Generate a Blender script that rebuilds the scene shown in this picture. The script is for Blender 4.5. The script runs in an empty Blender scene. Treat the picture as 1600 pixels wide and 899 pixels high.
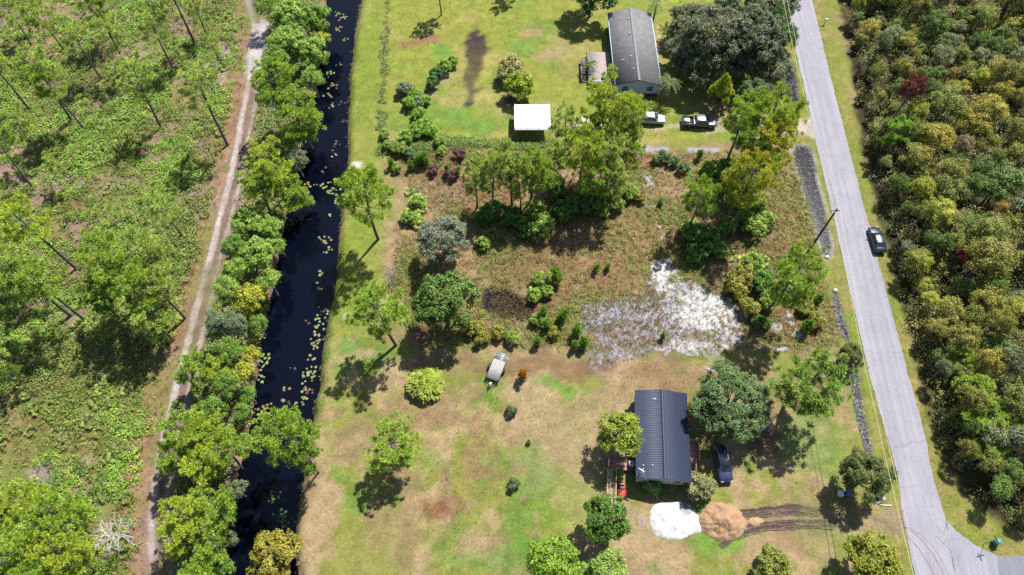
import bpy, bmesh, math, random
import numpy as np

# ------------------------------------------------------------------ camera, sky, sun, exposure
scene = bpy.context.scene
COL = scene.collection
CAM_H, PITCH, FPX = 92.0, math.radians(59.5), 1110.0
cam_d = bpy.data.cameras.new('camera'); cam = bpy.data.objects.new('camera', cam_d); COL.objects.link(cam)
cam.location = (0, 0, CAM_H); cam.rotation_euler = (math.pi / 2 - PITCH, 0, 0)
cam_d.sensor_width = 36.0; cam_d.lens = 36.0 * FPX / 1600.0; cam_d.clip_end = 6000
scene.camera = cam
SUN_EL, SUN_DIR = math.radians(55.0), (0.54, 0.84)
world = bpy.data.worlds.new('World'); scene.world = world; world.use_nodes = True
wn = world.node_tree.nodes; bg = wn['Background']
sky = wn.new('ShaderNodeTexSky'); sky.sky_type = 'NISHITA'; sky.sun_disc = False
sky.sun_elevation = SUN_EL; sky.sun_rotation = math.atan2(SUN_DIR[0], SUN_DIR[1])
world.node_tree.links.new(sky.outputs[0], bg.inputs[0]); bg.inputs[1].default_value = 0.075
sun_d = bpy.data.lights.new('sun', 'SUN'); sun = bpy.data.objects.new('sun', sun_d); COL.objects.link(sun)
sun_d.energy = 4.8; sun_d.angle = math.radians(0.53); sun_d.color = (1.0, 0.965, 0.91)
sun.rotation_euler = (math.pi / 2 - SUN_EL, 0, math.pi - math.atan2(SUN_DIR[0], SUN_DIR[1]))
vs = scene.view_settings; vs.view_transform = 'Standard'; vs.look = 'None'; vs.gamma = 1.0; vs.use_curve_mapping = False
vs.exposure = 1.5
scene.cycles.use_denoising = False
scene.cycles.max_bounces = 6; scene.cycles.diffuse_bounces = 3; scene.cycles.glossy_bounces = 2
scene.cycles.transmission_bounces = 4; scene.cycles.transparent_max_bounces = 6

# ------------------------------------------------------------------ basics
SP, CP = math.sin(PITCH), math.cos(PITCH)
def G(px, py, z=0.0):
    """photo pixel -> world x, y on the level z"""
    v = (py - 449.5) / FPX; d = CAM_H - z; k = d / (SP + v * CP)
    return ((px - 800.0) / FPX * k, k * (CP - v * SP))
def GP(poly, z=0.0): return np.array([G(x, y, z) for x, y in poly])
def mpp(py, z=0.0):
    return (CAM_H - z) / (SP + (py - 449.5) / FPX * CP) / FPX
def lin(c): return tuple(((x / 255.0) / 12.92 if x <= 10 else ((x / 255.0 + 0.055) / 1.055) ** 2.4) for x in c)
KEXP = 3.55
def S(r, g, b, k=1.0):
    """colour as it shows in sunlight -> base colour"""
    return tuple(min(0.8, x / KEXP * k) for x in lin((r, g, b)))
rng = np.random.default_rng(7)
R = random.Random(5)

# value noise, numpy
_LAT = np.random.default_rng(99).random((256, 256))
def vnoise(x, y, s, o=0):
    x = x / s + 17.3 * o + 500; y = y / s + 9.7 * o + 500
    xi = np.floor(x).astype(int); yi = np.floor(y).astype(int); fx = x - xi; fy = y - yi
    fx = fx * fx * (3 - 2 * fx); fy = fy * fy * (3 - 2 * fy)
    a = _LAT[xi % 256, yi % 256]; b = _LAT[(xi + 1) % 256, yi % 256]
    c = _LAT[xi % 256, (yi + 1) % 256]; d = _LAT[(xi + 1) % 256, (yi + 1) % 256]
    return (a * (1 - fx) + b * fx) * (1 - fy) + (c * (1 - fx) + d * fx) * fy
def fbm(x, y, s, o=0, n=4):
    t = 0; a = 0.5; w = 0
    for i in range(n):
        t = t + a * vnoise(x, y, s / 2 ** i, o + i * 3); w += a; a *= 0.55
    return t / w
def sd(x, y, poly):
    """signed distance to polygon, negative inside"""
    x = np.asarray(x, float); y = np.asarray(y, float)
    d2 = np.full(x.shape, 1e18); ins = np.zeros(x.shape, bool); n = len(poly)
    for i in range(n):
        ax, ay = poly[i]; bx, by = poly[(i + 1) % n]
        ex, ey = bx - ax, by - ay; L = ex * ex + ey * ey + 1e-12
        t = np.clip(((x - ax) * ex + (y - ay) * ey) / L, 0, 1)
        d2 = np.minimum(d2, (x - ax - t * ex) ** 2 + (y - ay - t * ey) ** 2)
        c = ((ay > y) != (by > y)) & (x < (bx - ax) * (y - ay) / ((by - ay) if abs(by - ay) > 1e-12 else 1e-12) + ax)
        ins ^= c
    d = np.sqrt(d2); return np.where(ins, -d, d)
def dline(x, y, pts):
    """distance to polyline and signed side (right of travel positive)"""
    best = np.full(np.shape(x), 1e18); side = np.zeros(np.shape(x)); along = np.zeros(np.shape(x)); acc = 0.0
    for i in range(len(pts) - 1):
        ax, ay = pts[i]; bx, by = pts[i + 1]; ex, ey = bx - ax, by - ay; L = math.hypot(ex, ey)
        t = np.clip(((x - ax) * ex + (y - ay) * ey) / (L * L), 0, 1)
        dx, dy = x - ax - t * ex, y - ay - t * ey; d = np.hypot(dx, dy)
        m = d < best; best = np.where(m, d, best); side = np.where(m, np.sign(dx * ey - dy * ex) * d, side)
        along = np.where(m, acc + t * L, along); acc += L
    return best, side, along
def smooth(e0, e1, x):
    t = np.clip((x - e0) / (e1 - e0), 0, 1); return t * t * (3 - 2 * t)

# ------------------------------------------------------------------ mesh building
class MB:
    def __init__(self): self.v = []; self.f = []; self.c = []; self.n = 0
    def add(self, verts, faces, col=1.0):
        verts = np.asarray(verts, float).reshape(-1, 3); faces = np.asarray(faces, int)
        if faces.ndim == 1: faces = faces[None]
        self.v.append(verts); self.f.append(faces + self.n); self.n += len(verts)
        c = np.asarray(col, float)
        if c.ndim == 0: c = np.full((len(faces), 3), float(c))
        elif c.ndim == 1 and len(c) == 3 and len(faces) != 3: c = np.tile(c, (len(faces), 1))
        elif c.ndim == 1 and len(c) == len(faces): c = np.repeat(c[:, None], 3, 1)
        elif c.ndim == 1: c = np.tile(c, (len(faces), 1))
        self.c.append(c); return self
    def box(self, c, s, rz=0.0, M=None, taper=1.0):
        x, y, z = s[0] / 2, s[1] / 2, s[2] / 2; t = taper
        v = np.array([(-x, -y, -z), (x, -y, -z), (x, y, -z), (-x, y, -z), (-x * t, -y * t, z), (x * t, -y * t, z), (x * t, y * t, z), (-x * t, y * t, z)])
        if M is not None: v = v @ np.array(M).T
        if rz:
            a, b = math.cos(rz), math.sin(rz); v = v @ np.array([(a, b, 0), (-b, a, 0), (0, 0, 1)])
        return self.add(v + np.array(c), [(0, 3, 2, 1), (4, 5, 6, 7), (0, 1, 5, 4), (1, 2, 6, 5), (2, 3, 7, 6), (3, 0, 4, 7)])
    def tube(self, pts, rad, k=6, cap=True):
        pts = np.asarray(pts, float); n = len(pts); rad = np.broadcast_to(np.asarray(rad, float), (n,))
        t = np.gradient(pts, axis=0); t /= np.linalg.norm(t, axis=1)[:, None] + 1e-9
        ref = np.array((0, 0, 1.0)) if abs(t[0][2]) < 0.9 else np.array((1.0, 0, 0))
        V = []
        for i in range(n):
            a = np.cross(t[i], ref); a /= np.linalg.norm(a) + 1e-9; b = np.cross(t[i], a)
            th = np.arange(k) / k * 2 * math.pi
            V.append(pts[i] + rad[i] * (np.cos(th)[:, None] * a + np.sin(th)[:, None] * b))
        F = [(i * k + j, i * k + (j + 1) % k, (i + 1) * k + (j + 1) % k, (i + 1) * k + j) for i in range(n - 1) for j in range(k)]
        self.add(np.concatenate(V), F)
        if cap and k >= 3:
            self.add(V[-1], [tuple(range(k))]); self.add(V[0], [tuple(range(k))[::-1]])
        return self
    def prism(self, poly, z0, z1, axis='z'):
        p = np.asarray(poly, float); n = len(p)
        def m(q, h):
            if axis == 'z': return np.c_[q, np.full(n, h)]
            if axis == 'y': return np.c_[q[:, 0], np.full(n, h), q[:, 1]]
            return np.c_[np.full(n, h), q]
        V = np.concatenate([m(p, z0), m(p, z1)])
        self.add(V, [(i, (i + 1) % n, n + (i + 1) % n, n + i) for i in range(n)])
        self.add(V, [tuple(range(n))[::-1]]); self.add(V, [tuple(range(n, 2 * n))]); return self
    def disc(self, c, r, n=16, nrm='z', h=0.02):
        th = np.arange(n) / n * 2 * math.pi; p = np.c_[np.cos(th), np.sin(th)] * r
        m = MB(); m.prism(p, -h / 2, h / 2, nrm)
        for v, f in zip(m.v, m.f): pass
        V = m.v[0] + np.array(c)
        self.add(V, m.f[0]); self.add(V, m.f[1] - m.f[1].min()); self.add(V, m.f[2] - m.f[2].min() + n); return self
    def mesh(self, name, mat=None, smooth_=False):
        me = bpy.data.meshes.new(name)
        V = np.concatenate(self.v); me.vertices.add(len(V)); me.vertices.foreach_set('co', V.ravel())
        tot = np.concatenate([np.full(len(f), f.shape[1]) for f in self.f]); loops = np.concatenate([f.ravel() for f in self.f])
        me.loops.add(len(loops)); me.loops.foreach_set('vertex_index', loops)
        me.polygons.add(len(tot)); st = np.r_[0, np.cumsum(tot)[:-1]]
        me.polygons.foreach_set('loop_start', st); me.polygons.foreach_set('loop_total', tot)
        C = np.concatenate(self.c)
        if True:
            at = me.attributes.new('Col', 'FLOAT_COLOR', 'FACE'); at.data.foreach_set('color', np.c_[C, np.ones(len(C))].ravel())
        if smooth_: me.polygons.foreach_set('use_smooth', np.ones(len(tot), bool))
        me.update(calc_edges=True); me.validate()
        if mat: me.materials.append(mat)
        return me

def grid_mesh(name, V, F, Cp, mat, smooth_=True):
    me = bpy.data.meshes.new(name); me.vertices.add(len(V)); me.vertices.foreach_set('co', V.ravel())
    k = F.shape[1]; me.loops.add(F.size); me.loops.foreach_set('vertex_index', F.ravel()); me.polygons.add(len(F))
    me.polygons.foreach_set('loop_start', np.arange(len(F)) * k); me.polygons.foreach_set('loop_total', np.full(len(F), k))
    if Cp is not None:
        at = me.attributes.new('Col', 'FLOAT_COLOR', 'POINT'); at.data.foreach_set('color', np.c_[Cp, np.ones(len(Cp))].ravel())
    if smooth_: me.polygons.foreach_set('use_smooth', np.ones(len(F), bool))
    me.update(calc_edges=True); me.materials.append(mat); return me

def link(name, data, parent=None, loc=None, rz=None, color=None):
    o = bpy.data.objects.new(name, data); COL.objects.link(o)
    if parent is not None: o.parent = parent
    if loc is not None: o.location = loc
    if rz is not None: o.rotation_euler = (0, 0, rz)
    if color is not None: o.color = (*color, 1)
    return o
def tag(o, label=None, cat=None, group=None, kind=None):
    if label: o['label'] = label
    if cat: o['category'] = cat
    if group: o['group'] = group
    if kind: o['kind'] = kind
    return o
def thing(name, label, cat, loc=(0, 0, 0), rz=0.0, group=None, sc=None):
    o = link(name, None, None, loc, rz); o.empty_display_size = 0.3
    if sc is not None: o.scale = sc if hasattr(sc, '__len__') else (sc, sc, sc)
    return tag(o, label, cat, group)
def part(name, mb, mat, parent, smooth_=False, **kw):
    return link(name, mb.mesh(name, mat, smooth_), parent, **kw)

# ------------------------------------------------------------------ materials
def mat(name, col, rough=0.7, var=0.15, scale=3.0, bump=0.0, bscale=20.0, metal=0.0, spec=0.4, attr=False, tint=False, coat=0.0):
    m = bpy.data.materials.new(name); m.use_nodes = True; nt = m.node_tree; N = nt.nodes; L = nt.links
    b = N['Principled BSDF']; b.inputs['Roughness'].default_value = rough; b.inputs['Metallic'].default_value = metal
    b.inputs['Specular IOR Level'].default_value = spec; b.inputs['Coat Weight'].default_value = coat; b.inputs['Coat Roughness'].default_value = 0.05
    tc = N.new('ShaderNodeTexCoord')
    nz = N.new('ShaderNodeTexNoise'); nz.inputs['Scale'].default_value = scale; nz.inputs['Detail'].default_value = 6
    L.new(tc.outputs['Object'], nz.inputs['Vector'])
    mr = N.new('ShaderNodeMapRange'); mr.inputs[1].default_value = 0.25; mr.inputs[2].default_value = 0.75
    mr.inputs[3].default_value = 1 - var; mr.inputs[4].default_value = 1 + var; L.new(nz.outputs['Fac'], mr.inputs[0])
    mx = N.new('ShaderNodeVectorMath'); mx.operation = 'MULTIPLY'; L.new(mr.outputs[0], mx.inputs[0])
    if attr:
        a = N.new('ShaderNodeAttribute'); a.attribute_name = 'Col'; L.new(a.outputs['Color'], mx.inputs[1])
    else:
        mx.inputs[1].default_value = tuple(c * .74 for c in col)
    L.new(mx.outputs[0], b.inputs['Base Color'])
    if bump:
        n2 = N.new('ShaderNodeTexNoise'); n2.inputs['Scale'].default_value = bscale; n2.inputs['Detail'].default_value = 5
        L.new(tc.outputs['Object'], n2.inputs['Vector'])
        bp = N.new('ShaderNodeBump'); bp.inputs['Strength'].default_value = bump; bp.inputs['Distance'].default_value = 0.1
        L.new(n2.outputs['Fac'], bp.inputs['Height']); L.new(bp.outputs[0], b.inputs['Normal'])
    return m

def leaf_mat(name, trans=0.36, rough=0.55, own=False, spec=0.3):
    """object colour (species) x per-leaf variation"""
    m = bpy.data.materials.new(name); m.use_nodes = True; nt = m.node_tree; N = nt.nodes; L = nt.links
    b = N['Principled BSDF']; b.inputs['Roughness'].default_value = rough; b.inputs['Specular IOR Level'].default_value = spec
    a = N.new('ShaderNodeAttribute'); a.attribute_name = 'Col'
    src = a.outputs['Color']
    if not own:
        oi = N.new('ShaderNodeObjectInfo'); mx = N.new('ShaderNodeVectorMath'); mx.operation = 'MULTIPLY'
        L.new(oi.outputs['Color'], mx.inputs[0]); L.new(src, mx.inputs[1]); src = mx.outputs[0]
    L.new(src, b.inputs['Base Color'])
    tr = N.new('ShaderNodeBsdfTranslucent'); t2 = N.new('ShaderNodeVectorMath'); t2.operation = 'MULTIPLY'
    t2.inputs[1].default_value = (1.15, 1.12, 0.7); L.new(src, t2.inputs[0]); L.new(t2.outputs[0], tr.inputs[0])
    ms = N.new('ShaderNodeMixShader'); ms.inputs[0].default_value = trans
    L.new(b.outputs[0], ms.inputs[1]); L.new(tr.outputs[0], ms.inputs[2]); L.new(ms.outputs[0], N['Material Output'].inputs[0])
    return m
LEAF = leaf_mat('leaf'); NEEDLE = leaf_mat('needle', 0.36, 0.5); STUFFLEAF = leaf_mat('undergrowth_leaf', 0.25, 0.6, own=True)
BARK = mat('bark', (0.12, 0.095, 0.08), 0.9, 0.35, 4.0, 0.4, 12.0)
PALEBARK = mat('pale_bark', (0.20, 0.18, 0.165), 0.9, 0.3, 4.0, 0.3, 12.0)

def ground_mat(name, var1=0.22, var2=0.28, bump=0.5, rough=0.95):
    m = bpy.data.materials.new(name); m.use_nodes = True; nt = m.node_tree; N = nt.nodes; L = nt.links
    b = N['Principled BSDF']; b.inputs['Roughness'].default_value = rough; b.inputs['Specular IOR Level'].default_value = 0.15
    g = N.new('ShaderNodeNewGeometry'); a = N.new('ShaderNodeAttribute'); a.attribute_name = 'Col'
    src = a.outputs['Color']; bh = None
    for sc, var, det in ((0.55, var1, 5), (3.2, var2, 6)):
        nz = N.new('ShaderNodeTexNoise'); nz.inputs['Scale'].default_value = sc; nz.inputs['Detail'].default_value = det; nz.inputs['Roughness'].default_value = 0.65
        L.new(g.outputs['Position'], nz.inputs['Vector'])
        mr = N.new('ShaderNodeMapRange'); mr.inputs[1].default_value = 0.3; mr.inputs[2].default_value = 0.7
        mr.inputs[3].default_value = 1 - var; mr.inputs[4].default_value = 1 + var; L.new(nz.outputs['Fac'], mr.inputs[0])
        mx = N.new('ShaderNodeVectorMath'); mx.operation = 'MULTIPLY'; L.new(src, mx.inputs[0]); L.new(mr.outputs[0], mx.inputs[1]); src = mx.outputs[0]
        bh = nz
    L.new(src, b.inputs['Base Color'])
    bp = N.new('ShaderNodeBump'); bp.inputs['Strength'].default_value = bump; bp.inputs['Distance'].default_value = 0.18
    L.new(bh.outputs['Fac'], bp.inputs['Height']); L.new(bp.outputs[0], b.inputs['Normal'])
    return m

# ------------------------------------------------------------------ layout of the place (traced once, placed on the ground)
ROAD_DIR = np.array(G(1422.7, 600)) - np.array(G(1268.5, 0)); ROAD_DIR /= np.linalg.norm(ROAD_DIR)
ROAD_L = [(1202.5, -100), (1225, 0), (1247.5, 100), (1270, 200), (1292.7, 300), (1315.5, 400), (1338.5, 500), (1362, 600), (1382, 668), (1400, 732), (1413, 819), (1430, 899), (1452, 1000)]
ROAD_R = [(1600, 1000), (1760, 1000), (1760, 868), (1680, 869), (1600, 870), (1570, 871), (1553, 866), (1523, 852), (1493, 829), (1473, 796), (1458, 746), (1445, 679), (1422.7, 600), (1396, 500), (1370, 400), (1344, 300), (1318, 200), (1293, 100), (1268.5, 0), (1244, -100)]
ROAD = GP(ROAD_L + ROAD_R)
ROADMAIN = GP([p for p in ROAD_L] + [(1510, 1000), (1492, 899), (1478, 812)] + ROAD_R[10:])
TRACK = GP([(389, -60), (395, 0), (405, 40), (403, 90), (393, 150), (380, 220), (368, 280), (350, 350), (338, 400), (325, 450), (310, 510), (295, 570), (282, 620), (268, 680), (255, 740), (248, 800), (248, 850), (255, 899), (262, 980)])
WZ = -1.0
CAN_R = [(572, -70), (563, 0), (552, 60), (545, 130), (543, 200), (541, 260), (535, 310), (527, 380), (522, 440), (512, 500), (502, 560), (495, 610), (489, 650), (480, 700), (470, 760), (462, 810), (462, 860), (463, 899), (466, 980)]
CAN_L = [(300, 980), (335, 899), (360, 820), (372, 760), (386, 700), (398, 640), (404, 580), (414, 520), (428, 450), (440, 380), (452, 330), (466, 280), (478, 200), (494, 150), (504, 80), (512, 0), (520, -70)]
CANAL = GP(CAN_R + CAN_L, WZ)
CANAL_E = GP(CAN_R, WZ)
DITCH1 = GP([(1246, 228), (1262, 230), (1270, 250), (1274, 280), (1285, 320), (1291, 355), (1297, 385), (1296, 402), (1288, 396), (1278, 360), (1266, 320), (1256, 290), (1246, 262), (1240, 238)])
DITCH2 = GP([(1303, 456), (1308, 456), (1314, 490), (1322, 515), (1326, 530), (1318, 528), (1310, 510), (1303, 480)])
DITCH3 = GP([(1330, 545), (1338, 545), (1344, 620), (1352, 660), (1362, 705), (1358, 716), (1350, 690), (1340, 650), (1331, 600)])
DITCH0 = GP([(1222, 108), (1236, 106), (1246, 135), (1250, 158), (1236, 160), (1226, 140)])
POND = GP([(755, 452), (790, 452), (815, 465), (835, 480), (828, 500), (800, 500), (775, 492), (750, 485)])
DITCHES = [DITCH0, DITCH1, DITCH2, DITCH3]
UPPER = GP([(598, -80), (598, 205), (640, 222), (760, 222), (1000, 222), (1120, 222), (1240, 218), (1268, 195), (1230, 20), (1208, -80)])
MIDDLE = GP([(602, 232), (700, 218), (800, 220), (1000, 236), (1180, 236), (1240, 240), (1262, 300), (1285, 400), (1302, 455), (1318, 545), (1200, 552), (1100, 556), (1000, 545), (930, 548), (760, 545), (700, 545), (640, 535), (612, 470), (610, 380), (640, 300)])
BANK = GP([(572, -80), (562, 0), (545, 130), (541, 260), (525, 400), (505, 540), (590, 520), (600, 420), (600, 330), (598, 250), (598, 200), (600, -80)])
FOREST = GP([(1302, -60), (1312, 0), (1330, 100), (1348, 230), (1372, 330), (1398, 430), (1428, 540), (1448, 640), (1476, 730), (1520, 785), (1600, 838), (1680, 850), (1900, 860), (1900, -60)])
SAND = GP([(905, 482), (960, 462), (1015, 450), (1012, 418), (1030, 402), (1050, 400), (1062, 436), (1110, 448), (1150, 470), (1166, 492), (1168, 525), (1150, 548), (1100, 562), (1062, 550), (1020, 556), (975, 566), (940, 582), (916, 572), (924, 548), (908, 510)])
def side_of(pts, x, y): return dline(x, y, pts)[1]
FENCEROW = GP([(607, -60), (604, 60), (600, 130), (596, 190), (600, 235)])

HOUSE_A = (19.5, 30.3); HOUSE_B = (22.1, 103.0)

def height(x, y):
    dr = sd(x, y, ROAD); k = smooth(0.3, 5.0, dr)
    h = (fbm(x, y, 9, 1) - 0.5) * 0.25 * k + (fbm(x, y, 2.2, 4) - 0.5) * 0.09 * k
    h = np.where(dr < 0, -0.06, h)
    dc = sd(x, y, CANAL) + (fbm(x, y, 2.5, 8) - 0.5) * 0.9
    bank = WZ - 0.25 + np.clip(dc, -3, 0) * 0.5
    slope = WZ - 0.25 + 1.05 * np.clip(dc, 0, 3)
    h = np.where(dc < 0, bank, np.minimum(h, slope))
    for D in DITCHES:
        dd = sd(x, y, D); h = h - 0.45 * (1 - smooth(-0.7, 0.5, dd))
    dp = sd(x, y, POND); h = h - 0.4 * (1 - smooth(-1.2, 0.4, dp))
    return h

def mixc(c, col, m): return c * (1 - m[..., None]) + np.array(col) * m[..., None]
PATCH = [  # px, py, rx, ry, colour, strength
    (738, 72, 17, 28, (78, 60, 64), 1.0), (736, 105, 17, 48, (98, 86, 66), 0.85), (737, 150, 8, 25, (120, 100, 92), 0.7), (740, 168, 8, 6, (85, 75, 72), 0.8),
    (785, 128, 8, 30, (118, 106, 84), 0.7), (788, 154, 12, 7, (88, 80, 88), 0.85), (672, 145, 6, 22, (205, 178, 150), 0.8), (692, 120, 14, 24, (205, 176, 140), 0.6),
    (660, 66, 30, 9, (176, 128, 100), 0.8), (686, 82, 16, 10, (128, 178, 76), 0.8), (730, 192, 70, 18, (116, 168, 70), 0.65), (812, 78, 22, 16, (126, 168, 78), 0.55),
    (835, 48, 22, 8, (200, 160, 120), 0.7), (850, 90, 26, 10, (200, 166, 130), 0.7), (880, 75, 26, 16, (196, 166, 128), 0.6), (890, 110, 30, 22, (170, 158, 92), 0.6),
    (1025, 90, 9, 55, (222, 196, 160), 0.8), (1130, 195, 60, 8, (215, 196, 165), 0.7), (1050, 200, 55, 4, (215, 196, 160), 0.8), (1070, 150, 35, 22, (196, 176, 112), 0.6), (1130, 175, 20, 18, (205, 176, 140), 0.7),
    (692, 800, 42, 26, (158, 112, 82), 0.85), (720, 790, 30, 18, (150, 104, 76), 0.6), (860, 572, 130, 20, (158, 124, 94), 0.8), (700, 560, 60, 26, (164, 132, 100), 0.65),
    (1080, 590, 120, 30, (170, 138, 104), 0.75), (745, 690, 16, 90, (172, 138, 102), 0.7), (770, 700, 10, 80, (166, 132, 98), 0.5), (900, 640, 80, 40, (196, 176, 128), 0.5), (860, 700, 60, 60, (192, 176, 124), 0.4),
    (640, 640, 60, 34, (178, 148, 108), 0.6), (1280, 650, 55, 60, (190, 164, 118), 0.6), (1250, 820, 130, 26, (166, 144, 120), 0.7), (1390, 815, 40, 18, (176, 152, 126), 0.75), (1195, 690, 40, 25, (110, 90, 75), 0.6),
    (968, 854, 10, 8, (216, 176, 160), 0.8), (1000, 805, 14, 12, (190, 170, 158), 0.85), (1290, 830, 60, 40, (150, 168, 84), 0.4), (1270, 690, 60, 60, (112, 166, 66), 0.55), (1120, 850, 60, 26, (126, 176, 62), 0.7), (800, 870, 120, 30, (112, 162, 66), 0.6),
    (900, 780, 60, 60, (150, 176, 70), 0.5), (830, 720, 30, 50, (124, 172, 74), 0.5), (880, 600, 50, 14, (120, 172, 66), 0.7), (660, 720, 30, 24, (150, 176, 92), 0.5), (560, 870, 60, 40, (170, 166, 92), 0.5),
    (540, 540, 14, 18, (112, 168, 70), 0.7), (536, 585, 14, 16, (120, 172, 76), 0.6), (520, 470, 18, 30, (150, 180, 84), 0.5), (515, 610, 8, 120, (196, 178, 120), 0.6),
    (564, 252, 9, 9, (240, 232, 226), 0.9), (540, 497, 5, 5, (240, 226, 210), 0.8), (628, 310, 14, 60, (190, 160, 126), 0.7), (615, 380, 12, 40, (186, 156, 120), 0.6), (610, 270, 16, 30, (176, 166, 90), 0.6),
    (770, 300, 60, 45, (176, 126, 98), 0.7), (700, 290, 35, 40, (166, 130, 112), 0.7), (850, 400, 90, 45, (150, 118, 86), 0.6), (980, 380, 70, 50, (170, 142, 98), 0.7), (940, 430, 70, 26, (166, 130, 96), 0.7), (1000, 330, 50, 40, (160, 148, 90), 0.6),
    (1225, 330, 30, 70, (168, 150, 96), 0.7), (1190, 360, 30, 30, (164, 126, 100), 0.6), (1260, 470, 40, 40, (164, 140, 90), 0.6), (1240, 520, 50, 30, (160, 120, 92), 0.6), (1290, 430, 22, 50, (158, 166, 78), 0.6), (1230, 480, 30, 40, (150, 126, 80), 0.5),
    (230, 245, 40, 50, (170, 140, 124), 0.6), (270, 200, 40, 20, (172, 140, 124), 0.6), (360, 180, 20, 50, (172, 130, 100), 0.7), (345, 100, 24, 40, (206, 196, 190), 0.65), (310, 20, 30, 40, (176, 150, 104), 0.5), (290, 390, 24, 60, (172, 142, 100), 0.6), (265, 465, 40, 30, (170, 112, 88), 0.75), (285, 520, 24, 50, (160, 130, 96), 0.6),
    (320, 310, 24, 40, (180, 166, 150), 0.6), (60, 200, 60, 40, (150, 120, 108), 0.5), (170, 165, 30, 20, (140, 116, 110), 0.6), (70, 640, 50, 40, (146, 116, 74), 0.6), (80, 730, 40, 25, (178, 164, 156), 0.7), (140, 720, 14, 20, (196, 180, 176), 0.7), (200, 660, 60, 60, (160, 140, 86), 0.5), (170, 850, 40, 40, (176, 146, 110), 0.6), (245, 780, 16, 60, (150, 130, 122), 0.6), (110, 320, 26, 26, (170, 120, 80), 0.7), (20, 690, 40, 40, (150, 130, 80), 0.5),
]
def ground_color(x, y):
    x = np.asarray(x, float); y = np.asarray(y, float)
    wx = x + (fbm(x, y, 5, 21) - 0.5) * 5; wy = y + (fbm(x, y, 5, 31) - 0.5) * 5
    n1 = fbm(x, y, 14, 2); n2 = fbm(x, y, 5, 5); n3 = fbm(x, y, 1.6, 7); n4 = vnoise(x, y, 0.7, 9)
    c = np.zeros(x.shape + (3,)); c[:] = S(158, 162, 78)                              # lower lawn
    c = mixc(c, S(120, 160, 62), smooth(0.5, 0.62, n2 * 0.6 + n1 * 0.4) * 0.85)
    c = mixc(c, S(204, 174, 136), smooth(0.44, 0.57, fbm(x, y, 7, 12) * 0.62 + n3 * 0.38) * 0.85)
    c = mixc(c, S(172, 144, 108), smooth(0.52, 0.66, fbm(x, y, 4, 15)) * 0.7)
    def soft(poly, w=1.0): return 1 - smooth(-w, w, sd(wx * 0.4 + x * 0.6, wy * 0.4 + y * 0.6, poly))
    # upper lawn
    u = np.zeros_like(c); u[:] = S(166, 172, 74)
    u = mixc(u, S(132, 166, 68), smooth(0.5, 0.66, n2 * 0.5 + n1 * 0.5) * 0.7); u = mixc(u, S(196, 182, 110), smooth(0.52, 0.66, fbm(x, y, 6, 18)) * 0.65)
    m = soft(UPPER)[..., None]; c = c * (1 - m) + u * m
    m = soft(BANK)[..., None]; bk = mixc(np.zeros_like(c) + np.array(S(150, 168, 66)), S(180, 176, 92), smooth(0.5, 0.65, n2) * 0.5); c = c * (1 - m) + bk * m
    # middle lot
    u = np.zeros_like(c); u[:] = S(160, 148, 98); u = mixc(u, S(190, 162, 122), smooth(0.46, 0.6, n2)); u = mixc(u, S(150, 106, 86), smooth(0.52, 0.66, fbm(x, y, 3, 25)) * 0.7); u = mixc(u, S(132, 146, 72), smooth(0.47, 0.58, fbm(x, y, 6, 28)) * 0.85)
    m = soft(MIDDLE, 0.8)[..., None]; c = c * (1 - m) + u * m
    # scrub west of the canal
    u = np.zeros_like(c); u[:] = S(152, 146, 86); u = mixc(u, S(184, 156, 122), smooth(0.48, 0.6, n2)); u = mixc(u, S(178, 146, 136), smooth(0.5, 0.62, fbm(x, y, 4, 41)) * 0.85); u = mixc(u, S(128, 150, 62), smooth(0.5, 0.62, fbm(x, y, 7, 44)) * 0.8)
    ds = dline(x, y, CANAL_E)[1]
    m = smooth(3.0, 4.0, ds)[..., None]; c = c * (1 - m) + u * m
    # verges, forest floor
    dr = sd(x, y, ROAD); vg = (1 - smooth(2.0, 4.5, dr + (n2 - 0.5) * 3))
    u = mixc(np.zeros_like(c) + np.array(S(150, 162, 66)), S(184, 162, 100), smooth(0.45, 0.6, n3 * 0.5 + n2 * 0.5) * 0.7)
    m = (vg * 0.8)[..., None]; c = c * (1 - m) + u * m
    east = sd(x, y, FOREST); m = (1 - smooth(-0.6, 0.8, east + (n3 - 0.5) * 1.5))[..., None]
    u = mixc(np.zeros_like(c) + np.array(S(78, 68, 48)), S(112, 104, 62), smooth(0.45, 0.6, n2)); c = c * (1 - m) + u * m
    for px, py, rx, ry, col, s in PATCH:
        gx, gy = G(px, py); sx = rx * mpp(py); sy = ry * mpp(py) / (SP + (py - 449.5) / FPX * CP)
        e = np.sqrt(((wx - gx) / sx) ** 2 + ((wy - gy) / sy) ** 2) + (n3 - 0.5) * 0.9 + (n4 - 0.5) * 0.25
        m = (1 - smooth(0.55, 1.15, e)) * s
        if m.max() > 0.001: c = mixc(c, S(*col), m)
    # track
    d, side, al = dline(x, y, TRACK)
    tn = (n3 - 0.5) * 1.0 + (n4 - 0.5) * 0.5
    west = np.exp(-((side - 3.6) / 2.2) ** 2) * (side > 0); c = mixc(c, S(182, 142, 112), np.clip(west * (.3 + 1.2 * (n2 - .25)), 0, .85))
    brk = smooth(.3, .62, fbm(x, y, 6, 111)); m = 1 - smooth(1.0, 1.9, d + tn * 1.3); c = mixc(c, S(152, 128, 112), m * (.5 + .45 * brk))
    for o, w, col in ((-0.9, 0.5, (226, 214, 208)), (0.9, 0.36, (204, 184, 176))):
        rr = np.abs(side + o) + tn * 0.5; c = mixc(c, S(*col), (1 - smooth(w * 0.5, w * 1.25, rr)) * (0.3 + 0.7 * brk) * (.6 + .6 * n3))
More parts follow.
